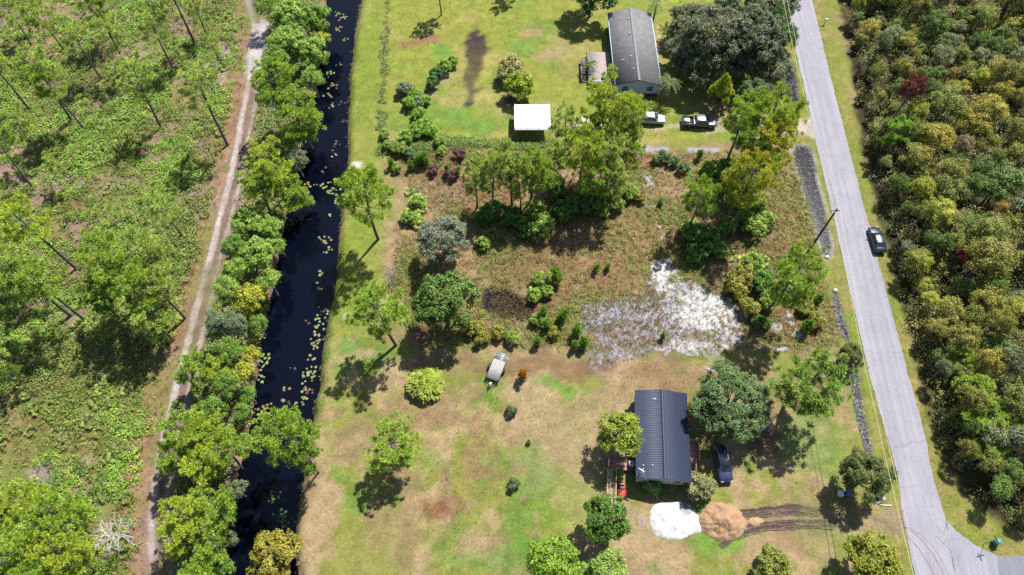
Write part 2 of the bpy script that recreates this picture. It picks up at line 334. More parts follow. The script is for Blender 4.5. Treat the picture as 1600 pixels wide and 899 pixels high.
    gx, gy = G(403, 75); e = np.hypot((x - gx) / 2.2, (y - gy) / 9); c = mixc(c, S(226, 216, 216), (1 - smooth(0.6, 1.1, e + tn * 0.5)) * 0.85)
    # canal edge and bed, ditch beds
    dc = sd(x, y, CANAL); c = mixc(c, S(108, 84, 62), (1 - smooth(0.1, 0.6, dc + tn * 0.5)) * 0.85); c = mixc(c, (0.012, 0.011, 0.009), 1 - smooth(-0.5, 0.0, dc))
    c = mixc(c, S(214, 206, 204), np.exp(-((sd(x, y, DITCH1) - .35 + tn * .3) / .22) ** 2) * .7)
    for D in DITCHES:
        dd = sd(x, y, D); c = mixc(c, S(96, 92, 112), 1 - smooth(-0.1, 0.4, dd + tn * 0.4))
    c = mixc(c, S(60, 46, 48), 1 - smooth(-0.3, 0.5, sd(x, y, POND) + tn * 0.6))
    # rocky swale by the drive
    for sw in ([(1000, 233), (1040, 233)], [(1078, 234), (1120, 234)]):
        d, _, _ = dline(x, y, GP(sw)); c = mixc(c, S(196, 192, 200), (1 - smooth(0.3, 0.75, d + tn * 0.4)))
    # driveway apron
    ap = GP([(1270, 186), (1276, 218), (1262, 212), (1235, 208), (1190, 200), (1140, 200), (1140, 190), (1190, 188), (1235, 190), (1262, 186)])
    c = mixc(c, S(222, 206, 190), 1 - smooth(-0.3, 0.5, sd(x, y, ap) + tn * 0.5))
    return c * (0.9 + 0.2 * n4)[..., None]

def sand_amount(x, y):
    tn = fbm(x, y, 1.3, 51); n = fbm(x, y, 4.5, 54); f = vnoise(x, y, 0.33, 57); f2 = vnoise(x, y, 0.6, 58)
    d = sd(x, y, SAND) + (tn - 0.5) * 3.4
    base = 1 - smooth(-1.4, 0.4, d)
    hx, hy = G(1112, 486); bright = 1 - smooth(0.5, 1.6, np.hypot((x - hx) / 5.5, (y - hy) / 4.0) + (tn - .5) * 0.8)
    hx, hy = G(1040, 430); bright = np.maximum(bright, 1 - smooth(0.4, 1.3, np.hypot((x - hx) / 3.0, (y - hy) / 4.5) + (tn - .5) * .8))
    hx, hy = G(1090, 545); bright = np.maximum(bright, .8 * (1 - smooth(0.5, 1.3, np.hypot((x - hx) / 6, (y - hy) / 1.6) + (tn - .5) * .8)))
    spk = f * 0.5 + f2 * 0.4 + tn * .1 + (n - 0.5) * 0.75
    dens = smooth(0.38, 0.58, spk + bright * 0.25 + 0.02)
    hole = 0
    for px, py, rx, ry in ((1062, 474, 13, 7), (1092, 525, 26, 12), (1010, 540, 40, 6), (955, 520, 16, 9)):
        gx, gy = G(px, py); hole = np.maximum(hole, 1 - smooth(0.5, 1.1, np.hypot((x - gx) / (rx * .09), (y - gy) / (ry * .1)) + (tn - .5) * 1.2))
    return base, base * dens * (1 - 0.8 * hole), bright
SAND_BITS = [(1015, 285, 8, 22), (1012, 316, 8, 10), (1045, 340, 8, 9), (1035, 370, 6, 10), (1215, 512, 12, 14), (1235, 500, 10, 12), (1210, 545, 30, 6), (1112, 575, 16, 6), (1247, 522, 14, 10), (1030, 355, 6, 6)]

GROUND_M = ground_mat('soil_and_turf')
def axis(a, b, s, far):
    m = np.arange(a, b + s / 2, s); out = [15, 45, 120, 400, 1200, 3000]
    return np.r_[[a - o for o in out[::-1]], m, [b + o for o in out]]
def make_ground():
    xs = axis(-116, 116, 0.5, 0); ys = axis(4, 134, 0.5, 0)
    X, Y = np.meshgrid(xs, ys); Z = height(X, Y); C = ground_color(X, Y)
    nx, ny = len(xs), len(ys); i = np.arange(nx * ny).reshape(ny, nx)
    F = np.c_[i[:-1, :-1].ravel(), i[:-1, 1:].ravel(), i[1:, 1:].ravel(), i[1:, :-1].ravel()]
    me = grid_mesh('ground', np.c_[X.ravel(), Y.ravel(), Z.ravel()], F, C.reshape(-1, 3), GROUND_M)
    tag(link('ground', me), kind='structure')
make_ground()

def sheet(name, x0, x1, y0, y1, res, mask_fn, col_fn, dz=0.006, zfn=None, material=None):
    """a thin layer lying on the ground, cut to the cells where mask_fn is true"""
    xs = np.arange(x0, x1, res); ys = np.arange(y0, y1, res); X, Y = np.meshgrid(xs, ys)
    M = mask_fn(X, Y); nx = len(xs); i = np.arange(X.size).reshape(X.shape)
    keep = M[:-1, :-1] & M[:-1, 1:] & M[1:, 1:] & M[1:, :-1]
    F = np.c_[i[:-1, :-1][keep], i[:-1, 1:][keep], i[1:, 1:][keep], i[1:, :-1][keep]]
    used = np.unique(F); re = np.full(X.size, -1); re[used] = np.arange(len(used)); F = re[F]
    x, y = X.ravel()[used], Y.ravel()[used]
    z = height(x, y) + dz + (zfn(x, y) if zfn else 0)
    me = grid_mesh(name, np.c_[x, y, z], F, col_fn(x, y), material or GROUND_M)
    return link(name, me)
SAND_M = ground_mat('loose_sand', 0.05, 0.12, 0.4)
def sand_sheet():
    def mk(x, y): return sand_amount(x, y)[0] > 0.02
    def cf(x, y):
        b, a, br = sand_amount(x, y); g = ground_color(x, y) * np.array((1.0, 0.97, 1.05))
        g = mixc(g, S(150, 138, 140), b * 0.5 * (1 - br))
        f = vnoise(x, y, 0.4, 63); w = np.array(S(206, 205, 220))[None] * (1 - br[:, None]) + np.array((0.275, 0.272, 0.275))[None] * br[:, None]
        return g * (1 - a[:, None]) + w * a[:, None] * (0.8 + 0.3 * f)[:, None]
    p = SAND; tag(sheet('sand_patch', p[:, 0].min() - 2, p[:, 0].max() + 2, p[:, 1].min() - 2, p[:, 1].max() + 2, 0.15, mk, cf, 0.02, None, SAND_M), kind='structure')
    for px, py, rx, ry in SAND_BITS:
        gx, gy = G(px, py); sx, sy = rx * mpp(py), ry * mpp(py) * 1.15
        def am(x, y): return 1 - smooth(0.3, 1.0, np.hypot((x - gx) / sx, (y - gy) / sy) + (fbm(x, y, 1.1, 71) - .5) * 1.3)
        def cf2(x, y):
            a = am(x, y) * smooth(0.38, 0.5, vnoise(x, y, 0.33, 57) * .6 + vnoise(x, y, .6, 58) * .4 + am(x, y) * .1)
            return mixc(ground_color(x, y), S(224, 220, 226), a)
        tag(sheet('sand_patch', gx - sx * 1.7, gx + sx * 1.7, gy - sy * 1.7, gy + sy * 1.7, 0.15, lambda x, y: am(x, y) > 0.03, cf2, 0.02, None, SAND_M), kind='structure')
sand_sheet()
def track_sheet():
    def mk(x, y): return dline(x, y, TRACK)[0] + (fbm(x, y, 1.6, 7) - .5) < 2.3
    def zf(x, y):
        s = dline(x, y, TRACK)[1]; return -0.07 * (np.exp(-((s - 0.95) / 0.35) ** 2) + np.exp(-((s + 0.95) / 0.35) ** 2)) + 0.07
    tag(sheet('dirt_track', TRACK[:, 0].min() - 3, TRACK[:, 0].max() + 3, 6, 130, 0.24, mk, ground_color, 0.02, zf), kind='structure')
track_sheet()

# road
def road_mat(name, col, dark=0.0):
    m = bpy.data.materials.new(name); m.use_nodes = True; nt = m.node_tree; N = nt.nodes; L = nt.links; b = N['Principled BSDF']
    b.inputs['Roughness'].default_value = 0.9; b.inputs['Specular IOR Level'].default_value = 0.2
    g = N.new('ShaderNodeNewGeometry'); mp = N.new('ShaderNodeMapping'); mp.vector_type = 'POINT'
    ang = math.atan2(ROAD_DIR[1], ROAD_DIR[0]); mp.inputs['Rotation'].default_value = (0, 0, -ang); L.new(g.outputs['Position'], mp.inputs['Vector'])
    st = N.new('ShaderNodeMapping'); st.inputs['Scale'].default_value = (0.03, 1.0, 1.0); L.new(mp.outputs[0], st.inputs['Vector'])
    src = None
    for vec, sc, lo, hi, det in ((st.outputs[0], 1.6, 0.88, 1.1, 3), (mp.outputs[0], 0.35, 0.93, 1.07, 5), (mp.outputs[0], 9.0, 0.86, 1.14, 6)):
        nz = N.new('ShaderNodeTexNoise'); nz.inputs['Scale'].default_value = sc; nz.inputs['Detail'].default_value = det; L.new(vec, nz.inputs['Vector'])
        mr = N.new('ShaderNodeMapRange'); mr.inputs[1].default_value = .3; mr.inputs[2].default_value = .7; mr.inputs[3].default_value = lo; mr.inputs[4].default_value = hi; L.new(nz.outputs['Fac'], mr.inputs[0])
        mx = N.new('ShaderNodeVectorMath'); mx.operation = 'MULTIPLY'; L.new(mr.outputs[0], mx.inputs[0])
        if src is None: mx.inputs[1].default_value = col
        else: L.new(src, mx.inputs[1])
        src = mx.outputs[0]
    vo = N.new('ShaderNodeTexVoronoi'); vo.feature = 'DISTANCE_TO_EDGE'; vo.inputs['Scale'].default_value = 0.22; vo.inputs['Randomness'].default_value = 1
    wz = N.new('ShaderNodeTexNoise'); wz.inputs['Scale'].default_value = 0.8; L.new(mp.outputs[0], wz.inputs['Vector'])
    va = N.new('ShaderNodeVectorMath'); va.operation = 'MULTIPLY_ADD'; va.inputs[1].default_value = (1.6, 1.6, 0); L.new(wz.outputs['Color'], va.inputs[0]); L.new(mp.outputs[0], va.inputs[2]); L.new(va.outputs[0], vo.inputs['Vector'])
    mr = N.new('ShaderNodeMapRange'); mr.inputs[1].default_value = 0.0; mr.inputs[2].default_value = 0.012; mr.inputs[3].default_value = 0.8; mr.inputs[4].default_value = 1.0; L.new(vo.outputs['Distance'], mr.inputs[0])
    mx = N.new('ShaderNodeVectorMath'); mx.operation = 'MULTIPLY'; L.new(src, mx.inputs[0]); L.new(mr.outputs[0], mx.inputs[1]); L.new(mx.outputs[0], b.inputs['Base Color'])
    nz = N.new('ShaderNodeTexNoise'); nz.inputs['Scale'].default_value = 30; L.new(mp.outputs[0], nz.inputs['Vector'])
    bp = N.new('ShaderNodeBump'); bp.inputs['Strength'].default_value = 0.25; bp.inputs['Distance'].default_value = 0.03; L.new(nz.outputs['Fac'], bp.inputs['Height']); L.new(bp.outputs[0], b.inputs['Normal'])
    return m
def ragged(poly, step, amp, seed):
    r = np.random.default_rng(seed); out = []
    for i in range(len(poly)):
        a, b = np.array(poly[i]), np.array(poly[(i + 1) % len(poly)]); L = np.linalg.norm(b - a); n = max(1, int(L / step)); nn = np.array((b[1] - a[1], a[0] - b[0])) / (L + 1e-9)
        for k in range(n):
            q = a + (b - a) * k / n; out.append(q + nn * ((vnoise(q[:1], q[1:], 1.5, seed)[0] - .5) * 2 + r.normal() * 0.35) * amp)
    return out
def slab(name, poly, z, m, thick=0.12):
    mb = MB(); n = len(poly); p = np.array(poly)
    V = np.concatenate([np.c_[p, np.full(n, z)], np.c_[p, np.full(n, z - thick)]])
    mb.add(V, [tuple(range(n))]); mb.add(V, [(i, n + i, n + (i + 1) % n, (i + 1) % n) for i in range(n)])
    me = mb.mesh(name, m)
    bm = bmesh.new(); bm.from_mesh(me); bmesh.ops.recalc_face_normals(bm, faces=bm.faces[:]); bmesh.ops.triangulate(bm, faces=[f for f in bm.faces if len(f.verts) > 4]); bm.to_mesh(me); bm.free()
    return tag(link(name, me), kind='structure')
ROAD_M = road_mat('weathered_asphalt', S(197, 195, 206)); SIDE_M = road_mat('newer_asphalt', S(164, 166, 178))
slab('road', ragged(ROADMAIN, 0.5, 0.09, 3), 0.035, ROAD_M)
SIDE = GP([(1478, 812), (1493, 829), (1523, 852), (1553, 866), (1558, 871), (1560, 899), (1562, 1000), (1510, 1000), (1492, 899)])
slab('road_junction', SIDE, 0.041, road_mat('junction_asphalt', S(192, 192, 204)))
slab('side_road', ragged(GP([(1556, 868.5), (1570, 871), (1600, 870), (1680, 869), (1760, 868), (1760, 1000), (1562, 1000), (1559, 899)]), 0.5, 0.06, 4), 0.030, SIDE_M)
STAIN_M = mat('rusty_tyre_mark', S(186, 158, 160, 1.35), 0.95, 0.2, 2.0)
for pts, w in (([(1412, 822), (1428, 832), (1446, 850), (1460, 870), (1470, 888), (1480, 910), (1490, 940)], 0.16), ([(1418, 838), (1436, 858), (1450, 880), (1461, 899), (1474, 940)], 0.15), ([(1462, 838), (1476, 850), (1488, 866)], 0.1), ([(1420, 824), (1440, 836), (1458, 855), (1474, 880), (1486, 905)], 0.07)):
    q = GP(pts, 0.045); t = np.gradient(q, axis=0); t /= np.linalg.norm(t, axis=1)[:, None]; nn = np.c_[-t[:, 1], t[:, 0]] * w / 2
    mb = MB(); n = len(q); V = np.r_[np.c_[q + nn, np.full(n, .046)], np.c_[q - nn, np.full(n, .046)]]
    mb.add(V, [(i, n + i, n + i + 1, i + 1) for i in range(n - 1)]); tag(part('tyre_mark', mb, STAIN_M, None), kind='structure')

# water
def water_mat(name, base, rough=0.06):
    m = mat(name, base, rough, 0.0, spec=0.36); nt = m.node_tree; N = nt.nodes; L = nt.links; b = N['Principled BSDF']; b.inputs['IOR'].default_value = 1.33
    g = N.new('ShaderNodeNewGeometry'); nz = N.new('ShaderNodeTexNoise'); nz.inputs['Scale'].default_value = 1.3; nz.inputs['Detail'].default_value = 4; L.new(g.outputs['Position'], nz.inputs['Vector'])
    bp = N.new('ShaderNodeBump'); bp.inputs['Strength'].default_value = 0.06; bp.inputs['Distance'].default_value = 0.05; L.new(nz.outputs['Fac'], bp.inputs['Height']); L.new(bp.outputs[0], b.inputs['Normal'])
    return m
WATER = water_mat('dark_canal_water', (0.0012, 0.002, 0.006))
def flat(name, poly, z, m):
    mb = MB(); p = np.array(poly); mb.add(np.c_[p, np.full(len(p), z)], [tuple(range(len(p)))]); me = mb.mesh(name, m)
    bm = bmesh.new(); bm.from_mesh(me); bmesh.ops.triangulate(bm, faces=bm.faces[:]); bmesh.ops.recalc_face_normals(bm, faces=bm.faces[:])
    for f in bm.faces:
        if f.normal.z < 0: f.normal_flip()
    bm.to_mesh(me); bm.free()
    return tag(link(name, me), kind='structure')
def grow(poly, d):
    c = poly.mean(0); return c + (poly - c) * (1 + d / np.linalg.norm(poly - c, axis=1)[:, None])
flat('canal_water', GP([(x + 10, y) for x, y in CAN_R] + [(x - 14, y) for x, y in CAN_L], WZ), WZ, WATER)
DITCHW = water_mat('ditch_water', (0.008, 0.008, 0.014), 0.1)
flat('ditch_water', grow(DITCH1, 1.0), -0.22, DITCHW); flat('ditch_water', grow(POND, 1.0), -0.27, DITCHW); flat('ditch_water', grow(DITCH0, 0.6), -0.33, DITCHW)
flat('ditch_water', DITCH2, -0.40, DITCHW); flat('ditch_water', DITCH3, -0.40, DITCHW)

# ------------------------------------------------------------------ plants
def unit(v): return v / (np.linalg.norm(v, axis=-1, keepdims=True) + 1e-9)
def leaves(mb, r, cen, out, n, rad, size, up=0.5, cvar=0.22, flat_=1.0, hue=0.10, aspect=0.55, fine=True):
    if fine: n = int(n * 1.8); size = size * .74
    """n diamond leaves round each centre"""
    K = len(cen) * n
    c = np.repeat(cen, n, 0); o = np.repeat(out, n, 0)
    off = r.normal(size=(K, 3)); off = unit(off) * (r.random((K, 1)) ** 0.45) * rad; off[:, 2] *= flat_
    p = c + off
    nr = unit(off / rad * 0.7 + o * 0.6 + r.normal(size=(K, 3)) * 0.55 + np.array((0, 0, up)))
    t = unit(np.cross(nr, r.normal(size=(K, 3)))); b = np.cross(nr, t)
    s = size * (0.65 + 0.7 * r.random((K, 1)))
    V = np.stack([p - t * s, p + b * s * aspect, p + t * s, p - b * s * aspect], 1).reshape(-1, 3)
    F = np.arange(K * 4).reshape(K, 4)
    g = np.repeat(1 + (r.random(len(cen)) - .5) * 2 * cvar, n) * (1 + (r.random(K) - .5) * 0.4)
    h = np.repeat((r.random(len(cen)) - .5) * 2 * hue, n)
    mb.add(V, F, np.c_[g * (1 + h), g, g * (1 - h * 0.5)])

def needles(mb, r, cen, out, n, length, width, up=0.35, cvar=0.2, hue=0.08):
    K = len(cen) * n; c = np.repeat(cen, n, 0); o = np.repeat(out, n, 0)
    d = unit(r.normal(size=(K, 3)) * 0.8 + o * 0.75 + np.array((0, 0, up)))
    L = length * (0.7 + 0.5 * r.random((K, 1))); w = unit(np.cross(d, r.normal(size=(K, 3)))) * width
    a = c + d * L * 0.08
    V = np.stack([a - w * 0.35, a + d * L * 0.62 - w, c + d * L, a + d * L * 0.62 + w], 1).reshape(-1, 3)
    g = np.repeat(1 + (r.random(len(cen)) - .5) * 2 * cvar, n) * (1 + (r.random(K) - .5) * 0.3); h = np.repeat((r.random(len(cen)) - .5) * 2 * hue, n)
    mb.add(V, np.arange(K * 4).reshape(K, 4), np.c_[g * (1 + h), g, g * (1 - h * .5)])

def curve(a, b, bend, n=5):
    t = np.linspace(0, 1, n)[:, None]; return a + (b - a) * t + np.asarray(bend) * (t * (1 - t) * 4)

def pine_proto(seed, h, cr, base=0.5, limbs=20, per=5, nn=34, lean=0.4):
    r = np.random.default_rng(seed); tr = MB(); cw = MB()
    top = np.array((r.normal() * lean, r.normal() * lean, h * 0.95)); bend = np.array((r.normal() * .25, r.normal() * .25, 0))
    n = 9; ax = curve(np.zeros(3) + np.array((0, 0, -0.15)), top, bend, n); rad = np.linspace(0.017 * h, 0.004 * h, n)
    tr.tube(ax, rad, 7); cen = []; out = []
    for i in range(limbs):
        t = base + (1 - base) * (i + r.random()) / limbs; t = min(t, 0.985)
        k = t * (n - 1); j = int(k); p = ax[j] + (ax[min(j + 1, n - 1)] - ax[j]) * (k - j)
        u = (t - base) / (1 - base); L = cr * (0.45 + 1.0 * u - 1.15 * u * u + 0.28 * r.random()) * (0.75 + 0.5 * r.random())
        L = max(L, 0.25 * cr); a = i * 2.4 + r.normal() * 0.5
        d = np.array((math.cos(a), math.sin(a), 0.12 + 0.55 * u + r.normal() * 0.12)); e = p + d * L
        pts = curve(p, e, (0, 0, -0.10 * L), 5); tr.tube(pts, np.linspace(0.0045 * h, 0.0012 * h, 5), 4, False)
        for q in range(per):
            s = 0.42 + 0.62 * (q + r.random() * 0.9) / per; s = min(s, 1.03); b0 = p + (e - p) * s
            side = np.cross(d, (0, 0, 1)); c = b0 + side * r.normal() * 0.26 * L * (1.15 - s * .5) + np.array((0, 0, r.normal() * 0.12 + 0.12)); cen.append(c); out.append(unit(c - p + np.array((0, 0, 0.3))))
            if r.random() < .5: tr.tube(np.array([b0 - d * .2 * L, c]), [0.02, 0.008], 3, False)
    cen.append(top + np.array((0, 0, 0.1))); out.append(np.array((0, 0, 1.0)))
    needles(cw, r, np.array(cen), np.array(out), int(nn * 2.0), 0.5, 0.03)
    return tr.mesh('pine_trunk', BARK, True), cw.mesh('pine_crown', NEEDLE)

def broad_proto(seed, rx, ry, rz, cz, lobes=14, per=16, nl=20, size=0.19, bark=None, crad=0.42, lob=(.26, .44), up=0.5, cvar=0.24, hue=0.1, gap=0.0, twig=False):
    r = np.random.default_rng(seed); tr = MB(); cw = MB(); Rm = (rx + ry) / 2
    cen = []; out = []; fork = np.array((r.normal() * .1, r.normal() * .1, max(0.5, cz - rz * 0.75)))
    tr.tube(curve(np.array((0, 0, -0.15)), fork, (r.normal() * .08, r.normal() * .08, 0), 5), np.linspace(0.05 * Rm + 0.05, 0.04 * Rm + 0.03, 5), 7)
    for i in range(lobes):
        z = -0.35 + 1.25 * (i + .5) / lobes; a = i * 2.399 + r.normal() * .3; z = min(z, .95)
        rr = math.sqrt(max(0, 1 - z * z)) * (0.55 + 0.35 * r.random()); lr = Rm * r.uniform(*lob)
        c = np.array((rx * rr * math.cos(a) * .8, ry * rr * math.sin(a) * .8, cz + rz * z * .72))
        tr.tube(curve(fork, c, (0, 0, 0.12 * Rm * r.random()), 5), np.linspace(0.022 * Rm + .015, 0.012, 5), 4, False)
        k = int(per * r.uniform(.75, 1.25)); d = unit(r.normal(size=(k, 3)) + np.array((0, 0, .45)) + unit(c - np.array((0, 0, cz - rz * .3))) * .6)
        q = c + d * lr * (0.7 + .4 * r.random((k, 1))) * np.array((1, 1, .8))
        if gap: q = q[r.random(k) > gap]; d = d[:len(q)]
        cen.append(q); out.append(unit(q - c))
        for w in q[::(2 if twig else 4)]: tr.tube(np.array([c, c + (w - c) * (1.5 if twig else 1)]), [0.025 if twig else 0.02, 0.008], 3, False)
    leaves(cw, r, np.concatenate(cen), np.concatenate(out), nl, crad, size, up, cvar, .8, hue)
    return tr.mesh('tree_trunk', bark or BARK, True), cw.mesh('tree_crown', LEAF)

def dead_proto(seed, h, R_, fine=True):
    r = np.random.default_rng(seed); tr = MB(); tw = MB(); top = np.array((0, 0, h)); ax = curve(np.array((0, 0, -.1)), top, (.15, .1, 0), 7); tr.tube(ax, np.linspace(.018 * h + .02, .012, 7), 6)
    for i in range(26):
        t = .3 + .7 * i / 26; p = ax[0] + (top - ax[0]) * t; a = i * 2.4; L = R_ * (1.1 - .6 * t) * r.uniform(.6, 1.1); d = np.array((math.cos(a), math.sin(a), r.uniform(.2, .7))); e = p + d * L
        tr.tube(curve(p, e, (0, 0, .1 * L)), np.linspace(.035, .012, 5), 4, False)
        for k in range(9):
            s = r.uniform(.35, 1); b = p + (e - p) * s; f = b + unit(d + r.normal(size=3) * .8) * L * .35; tw.tube(np.array([b, f]), [.022, .01], 3, False)
    return tr.mesh('dead_trunk', PALEBARK, True), tw.mesh('dead_twigs', PALEBARK)

PINES = [pine_proto(100 + i, h, cr, b, l, p) for i, (h, cr, b, l, p) in enumerate([(11, 2.7, .48, 22, 6), (12.5, 3.0, .55, 22, 6), (10, 2.5, .42, 20, 6), (13, 3.4, .5, 26, 7), (9.5, 2.2, .5, 18, 5), (11.5, 3.1, .45, 26, 7)])]
PINES_H = [11, 12.5, 10, 13, 9.5, 11.5]; PINES_R = [2.7, 3.0, 2.5, 3.4, 2.2, 3.1]
SPARSE = [pine_proto(140 + i, h, cr, b, l, p, 30) for i, (h, cr, b, l, p) in enumerate([(10, 2.5, .56, 15, 5), (11, 2.7, .6, 16, 5), (9.5, 2.8, .54, 16, 5), (10.5, 2.4, .54, 15, 5)])]
SPARSE_H = [10, 11, 9.5, 10.5]; SPARSE_R = [2.3, 2.5, 2.6, 2.2]
SAPL = [pine_proto(170 + i, 2.2, 0.55, .15, 12, 3, 22, .05) for i in range(3)]
BROAD = [broad_proto(200 + i, *a) for i, a in enumerate([(2.4, 2.3, 2.2, 3.6, 12, 15, 20, .17), (3.0, 2.8, 2.5, 4.4, 16, 16, 20, .18), (2.0, 2.1, 1.9, 3.0, 10, 14, 20, .16), (3.6, 3.4, 2.9, 4.8, 20, 18, 20, .19)])]
BROAD_R = [2.35, 2.9, 2.05, 3.5]; BROAD_Z = [3.6, 4.4, 3.0, 4.8]
OAK = [broad_proto(230 + i, *a, bark=PALEBARK, crad=.36, lob=(.18, .32), cvar=.2, hue=.06) for i, a in enumerate([(4.4, 4.4, 3.6, 4.4, 34, 20, 20, .14), (3.6, 3.6, 3.0, 4.0, 26, 20, 20, .14), (5.0, 4.6, 3.8, 4.8, 40, 22, 20, .15)])]
OAK_R = [4.4, 3.6, 4.8]; OAK_Z = [4.4, 4.0, 4.8]
THICK = [broad_proto(260 + i, rx, ry, rz, cz, lb, 10, 17, sz, bark=PALEBARK, crad=.46, lob=(.2, .36), up=.35, cvar=.34, hue=.19, gap=.1, twig=True) for i, (rx, ry, rz, cz, lb, sz) in enumerate([(1.7, 1.6, 1.9, 4.4, 13, .125), (2.1, 2.0, 2.2, 5.0, 17, .13), (1.4, 1.5, 1.6, 3.8, 11, .12), (2.4, 2.3, 2.3, 5.4, 20, .135), (1.9, 1.8, 2.4, 5.6, 15, .125), (2.0, 2.2, 1.7, 4.2, 15, .13), (1.6, 1.7, 2.1, 5.0, 14, .125)])]
THICK_R = [1.65, 2.05, 1.45, 2.35, 1.85, 2.1, 1.65]; THICK_Z = [4.4, 5.0, 3.8, 5.4, 5.6, 4.2, 5.0]
SHRUB = [broad_proto(300 + i, *a, crad=.3, cvar=.25) for i, a in enumerate([(1.2, 1.1, .9, .95, 8, 11, 18, .14), (.8, .9, .7, .75, 6, 10, 18, .12), (1.6, 1.4, 1.0, 1.15, 11, 12, 18, .15)])]
SHRUB_R = [1.15, .85, 1.5]; SHRUB_Z = [.95, .75, 1.15]
CONE = [broad_proto(350, 1.9, 1.9, 3.6, 3.5, 26, 14, 20, .15, crad=.34, lob=(.3, .45), cvar=.2)]
def cone_shape(me):
    co = np.zeros(len(me.vertices) * 3); me.vertices.foreach_get('co', co); co = co.reshape(-1, 3); k = np.clip(1.5 - .185 * co[:, 2], .15, 1.35); co[:, 0] *= k; co[:, 1] *= k; me.vertices.foreach_set('co', co.ravel()); me.update()
cone_shape(CONE[0][1])
DEADBARK = mat('bleached_wood', (.50, .45, .43), .9, .25, 4)
_pb = PALEBARK; PALEBARK = DEADBARK
DEADT = dead_proto(400, 6.5, 3.0)
PALEBARK = _pb
DEADB = dead_proto(401, 2.4, 1.8)

def tree(name, protos, i, x, y, sc, rz, tint, label, cat='tree', group=None, zs=1.0, tilt=(0, 0), crown='crown', trunk='trunk'):
    z = float(height(np.array([x]), np.array([y]))[0])
    o = thing(name, label, cat, (x, y, z), rz, group, (sc, sc, sc * zs)); o.rotation_euler = (tilt[0], tilt[1], rz)
    link(trunk, protos[i][0], o); link(crown, protos[i][1], o, color=tint)
    return o
def C(r, g, b, k=1.0): return tuple(min(.75, x * k * m) for x, m in zip(S(r, g, b), (2.3, 2.25, 1.85)))
PG = C(156, 188, 74); PGD = C(130, 164, 68); PGY = C(178, 200, 74); PGP = C(176, 200, 108)
GG = C(120, 158, 62); DG = C(74, 116, 52); LG = C(150, 184, 84); GREY = C(126, 142, 112); GREYD = C(104, 124, 92); YG = C(176, 184, 60); OLIVE = C(136, 140, 66)

def place(name, kind, crown_px, r_px, label, tint, zc=None, cat='tree', group=None, i=None, zs=None, rot=None, sc=None):
    """put a tree so that its crown stands where the photo shows it: the height of the crown comes from the proto at the size that fits"""
    P_, RR, ZZ = {'pine': (PINES, PINES_R, [h * .74 for h in PINES_H]), 'sparse': (SPARSE, SPARSE_R, [h * .8 for h in SPARSE_H]), 'broad': (BROAD, BROAD_R, BROAD_Z), 'oak': (OAK, OAK_R, OAK_Z), 'thick': (THICK, THICK_R, THICK_Z), 'shrub': (SHRUB, SHRUB_R, SHRUB_Z)}[kind]
    rm = r_px * mpp(crown_px[1], 5.0 if kind != 'shrub' else .8)
    if i is None:
        fits = sorted(range(len(RR)), key=lambda k: abs(math.log(rm / RR[k]))); i = fits[0] if R.random() < .6 or len(fits) < 2 else fits[1]
    s = sc or rm / RR[i]; z = ZZ[i] * s * (zs or 1.0)
    x, y = G(crown_px[0], crown_px[1], z)
    return tree(name, P_, i, x, y, s, rot if rot is not None else R.uniform(0, 6.28), tint, label, cat, group, zs or 1.0)

# --- pines of the western scrub (sparse crowns on bare dark trunks)
sg = 'pines in the scrub west of the dirt track'; sl = 'sparse slash pine on a bare dark trunk in the scrub beyond the track'
for px, py, r, k in [(205, 122, 29, 1), (312, 140, 33, 1), (236, 42, 24, 1), (300, 6, 22, 1), (52, 108, 30, 1), (80, 132, 26, 0), (20, 190, 26, 1), (6, 12, 20, 1), (20, -12, 20, 0), (250, 318, 30, 1), (42, 342, 38, 2), (62, 436, 36, 0), (28, 420, 40, 1), (180, 342, 28, 1), (166, 50, 26, 1), (-4, 232, 26, 3), (118, 62, 22, 1), (150, 20, 22, 1), (62, 22, 24, 0), (14, 588, 16, 3), (90, 250, 16, 1), (330, 62, 14, 1), (-30, 380, 36, 1), (-34, 560, 36, 1), (-20, 90, 36, 1), (130, -20, 30, 0), (260, -24, 30, 1)]:
    where = 'beside the dirt track' if px > 225 else ('in the northern scrub' if py < 260 else 'in the scrub beyond the crowded pines')
    place('pine_tree', 'sparse', (px, py), r, f"{'small' if r < 24 else ('broad' if r > 32 else 'slender')} sparse {('mid green', 'pale green', 'yellowish', 'dark green')[k]} pine on a bare trunk {where}", (PG, PGP, PGY, PGD)[k], group=sg)
cg = 'pines crowded together in the scrub'; cl = 'full crowned pine crowded among others in the scrub, casting a wide dark shadow'
for px, py, r, k in [(168, 418, 42, 0), (218, 408, 40, 1), (196, 452, 42, 0), (246, 446, 34, 1), (152, 462, 26, 3), (238, 494, 28, 1)]:
    place('pine_tree', 'pine', (px, py), r, f"{'small' if r < 30 else 'full'} crowned {('mid green', 'pale green', 'yellowish', 'dark green')[k]} pine crowded among others in the scrub", (PG, PGP, PGY, PGD)[k], group=cg)
lg2 = 'pines beside the dead tree'; ll = 'bright pine with long needles growing in the scrub beside the bleached dead tree'
for px, py, r, k in [(36, 800, 40, 1), (86, 812, 40, 0), (28, 858, 44, 0), (92, 872, 40, 1), (60, 900, 36, 0), (-16, 830, 40, 1)]:
    place('pine_tree', 'pine', (px, py), r, ('mid green' if k == 0 else 'yellow green') + ' pine with long needles in the scrub beside the bleached dead tree', (PG, PGY, PGY, PGD)[k], group=lg2)
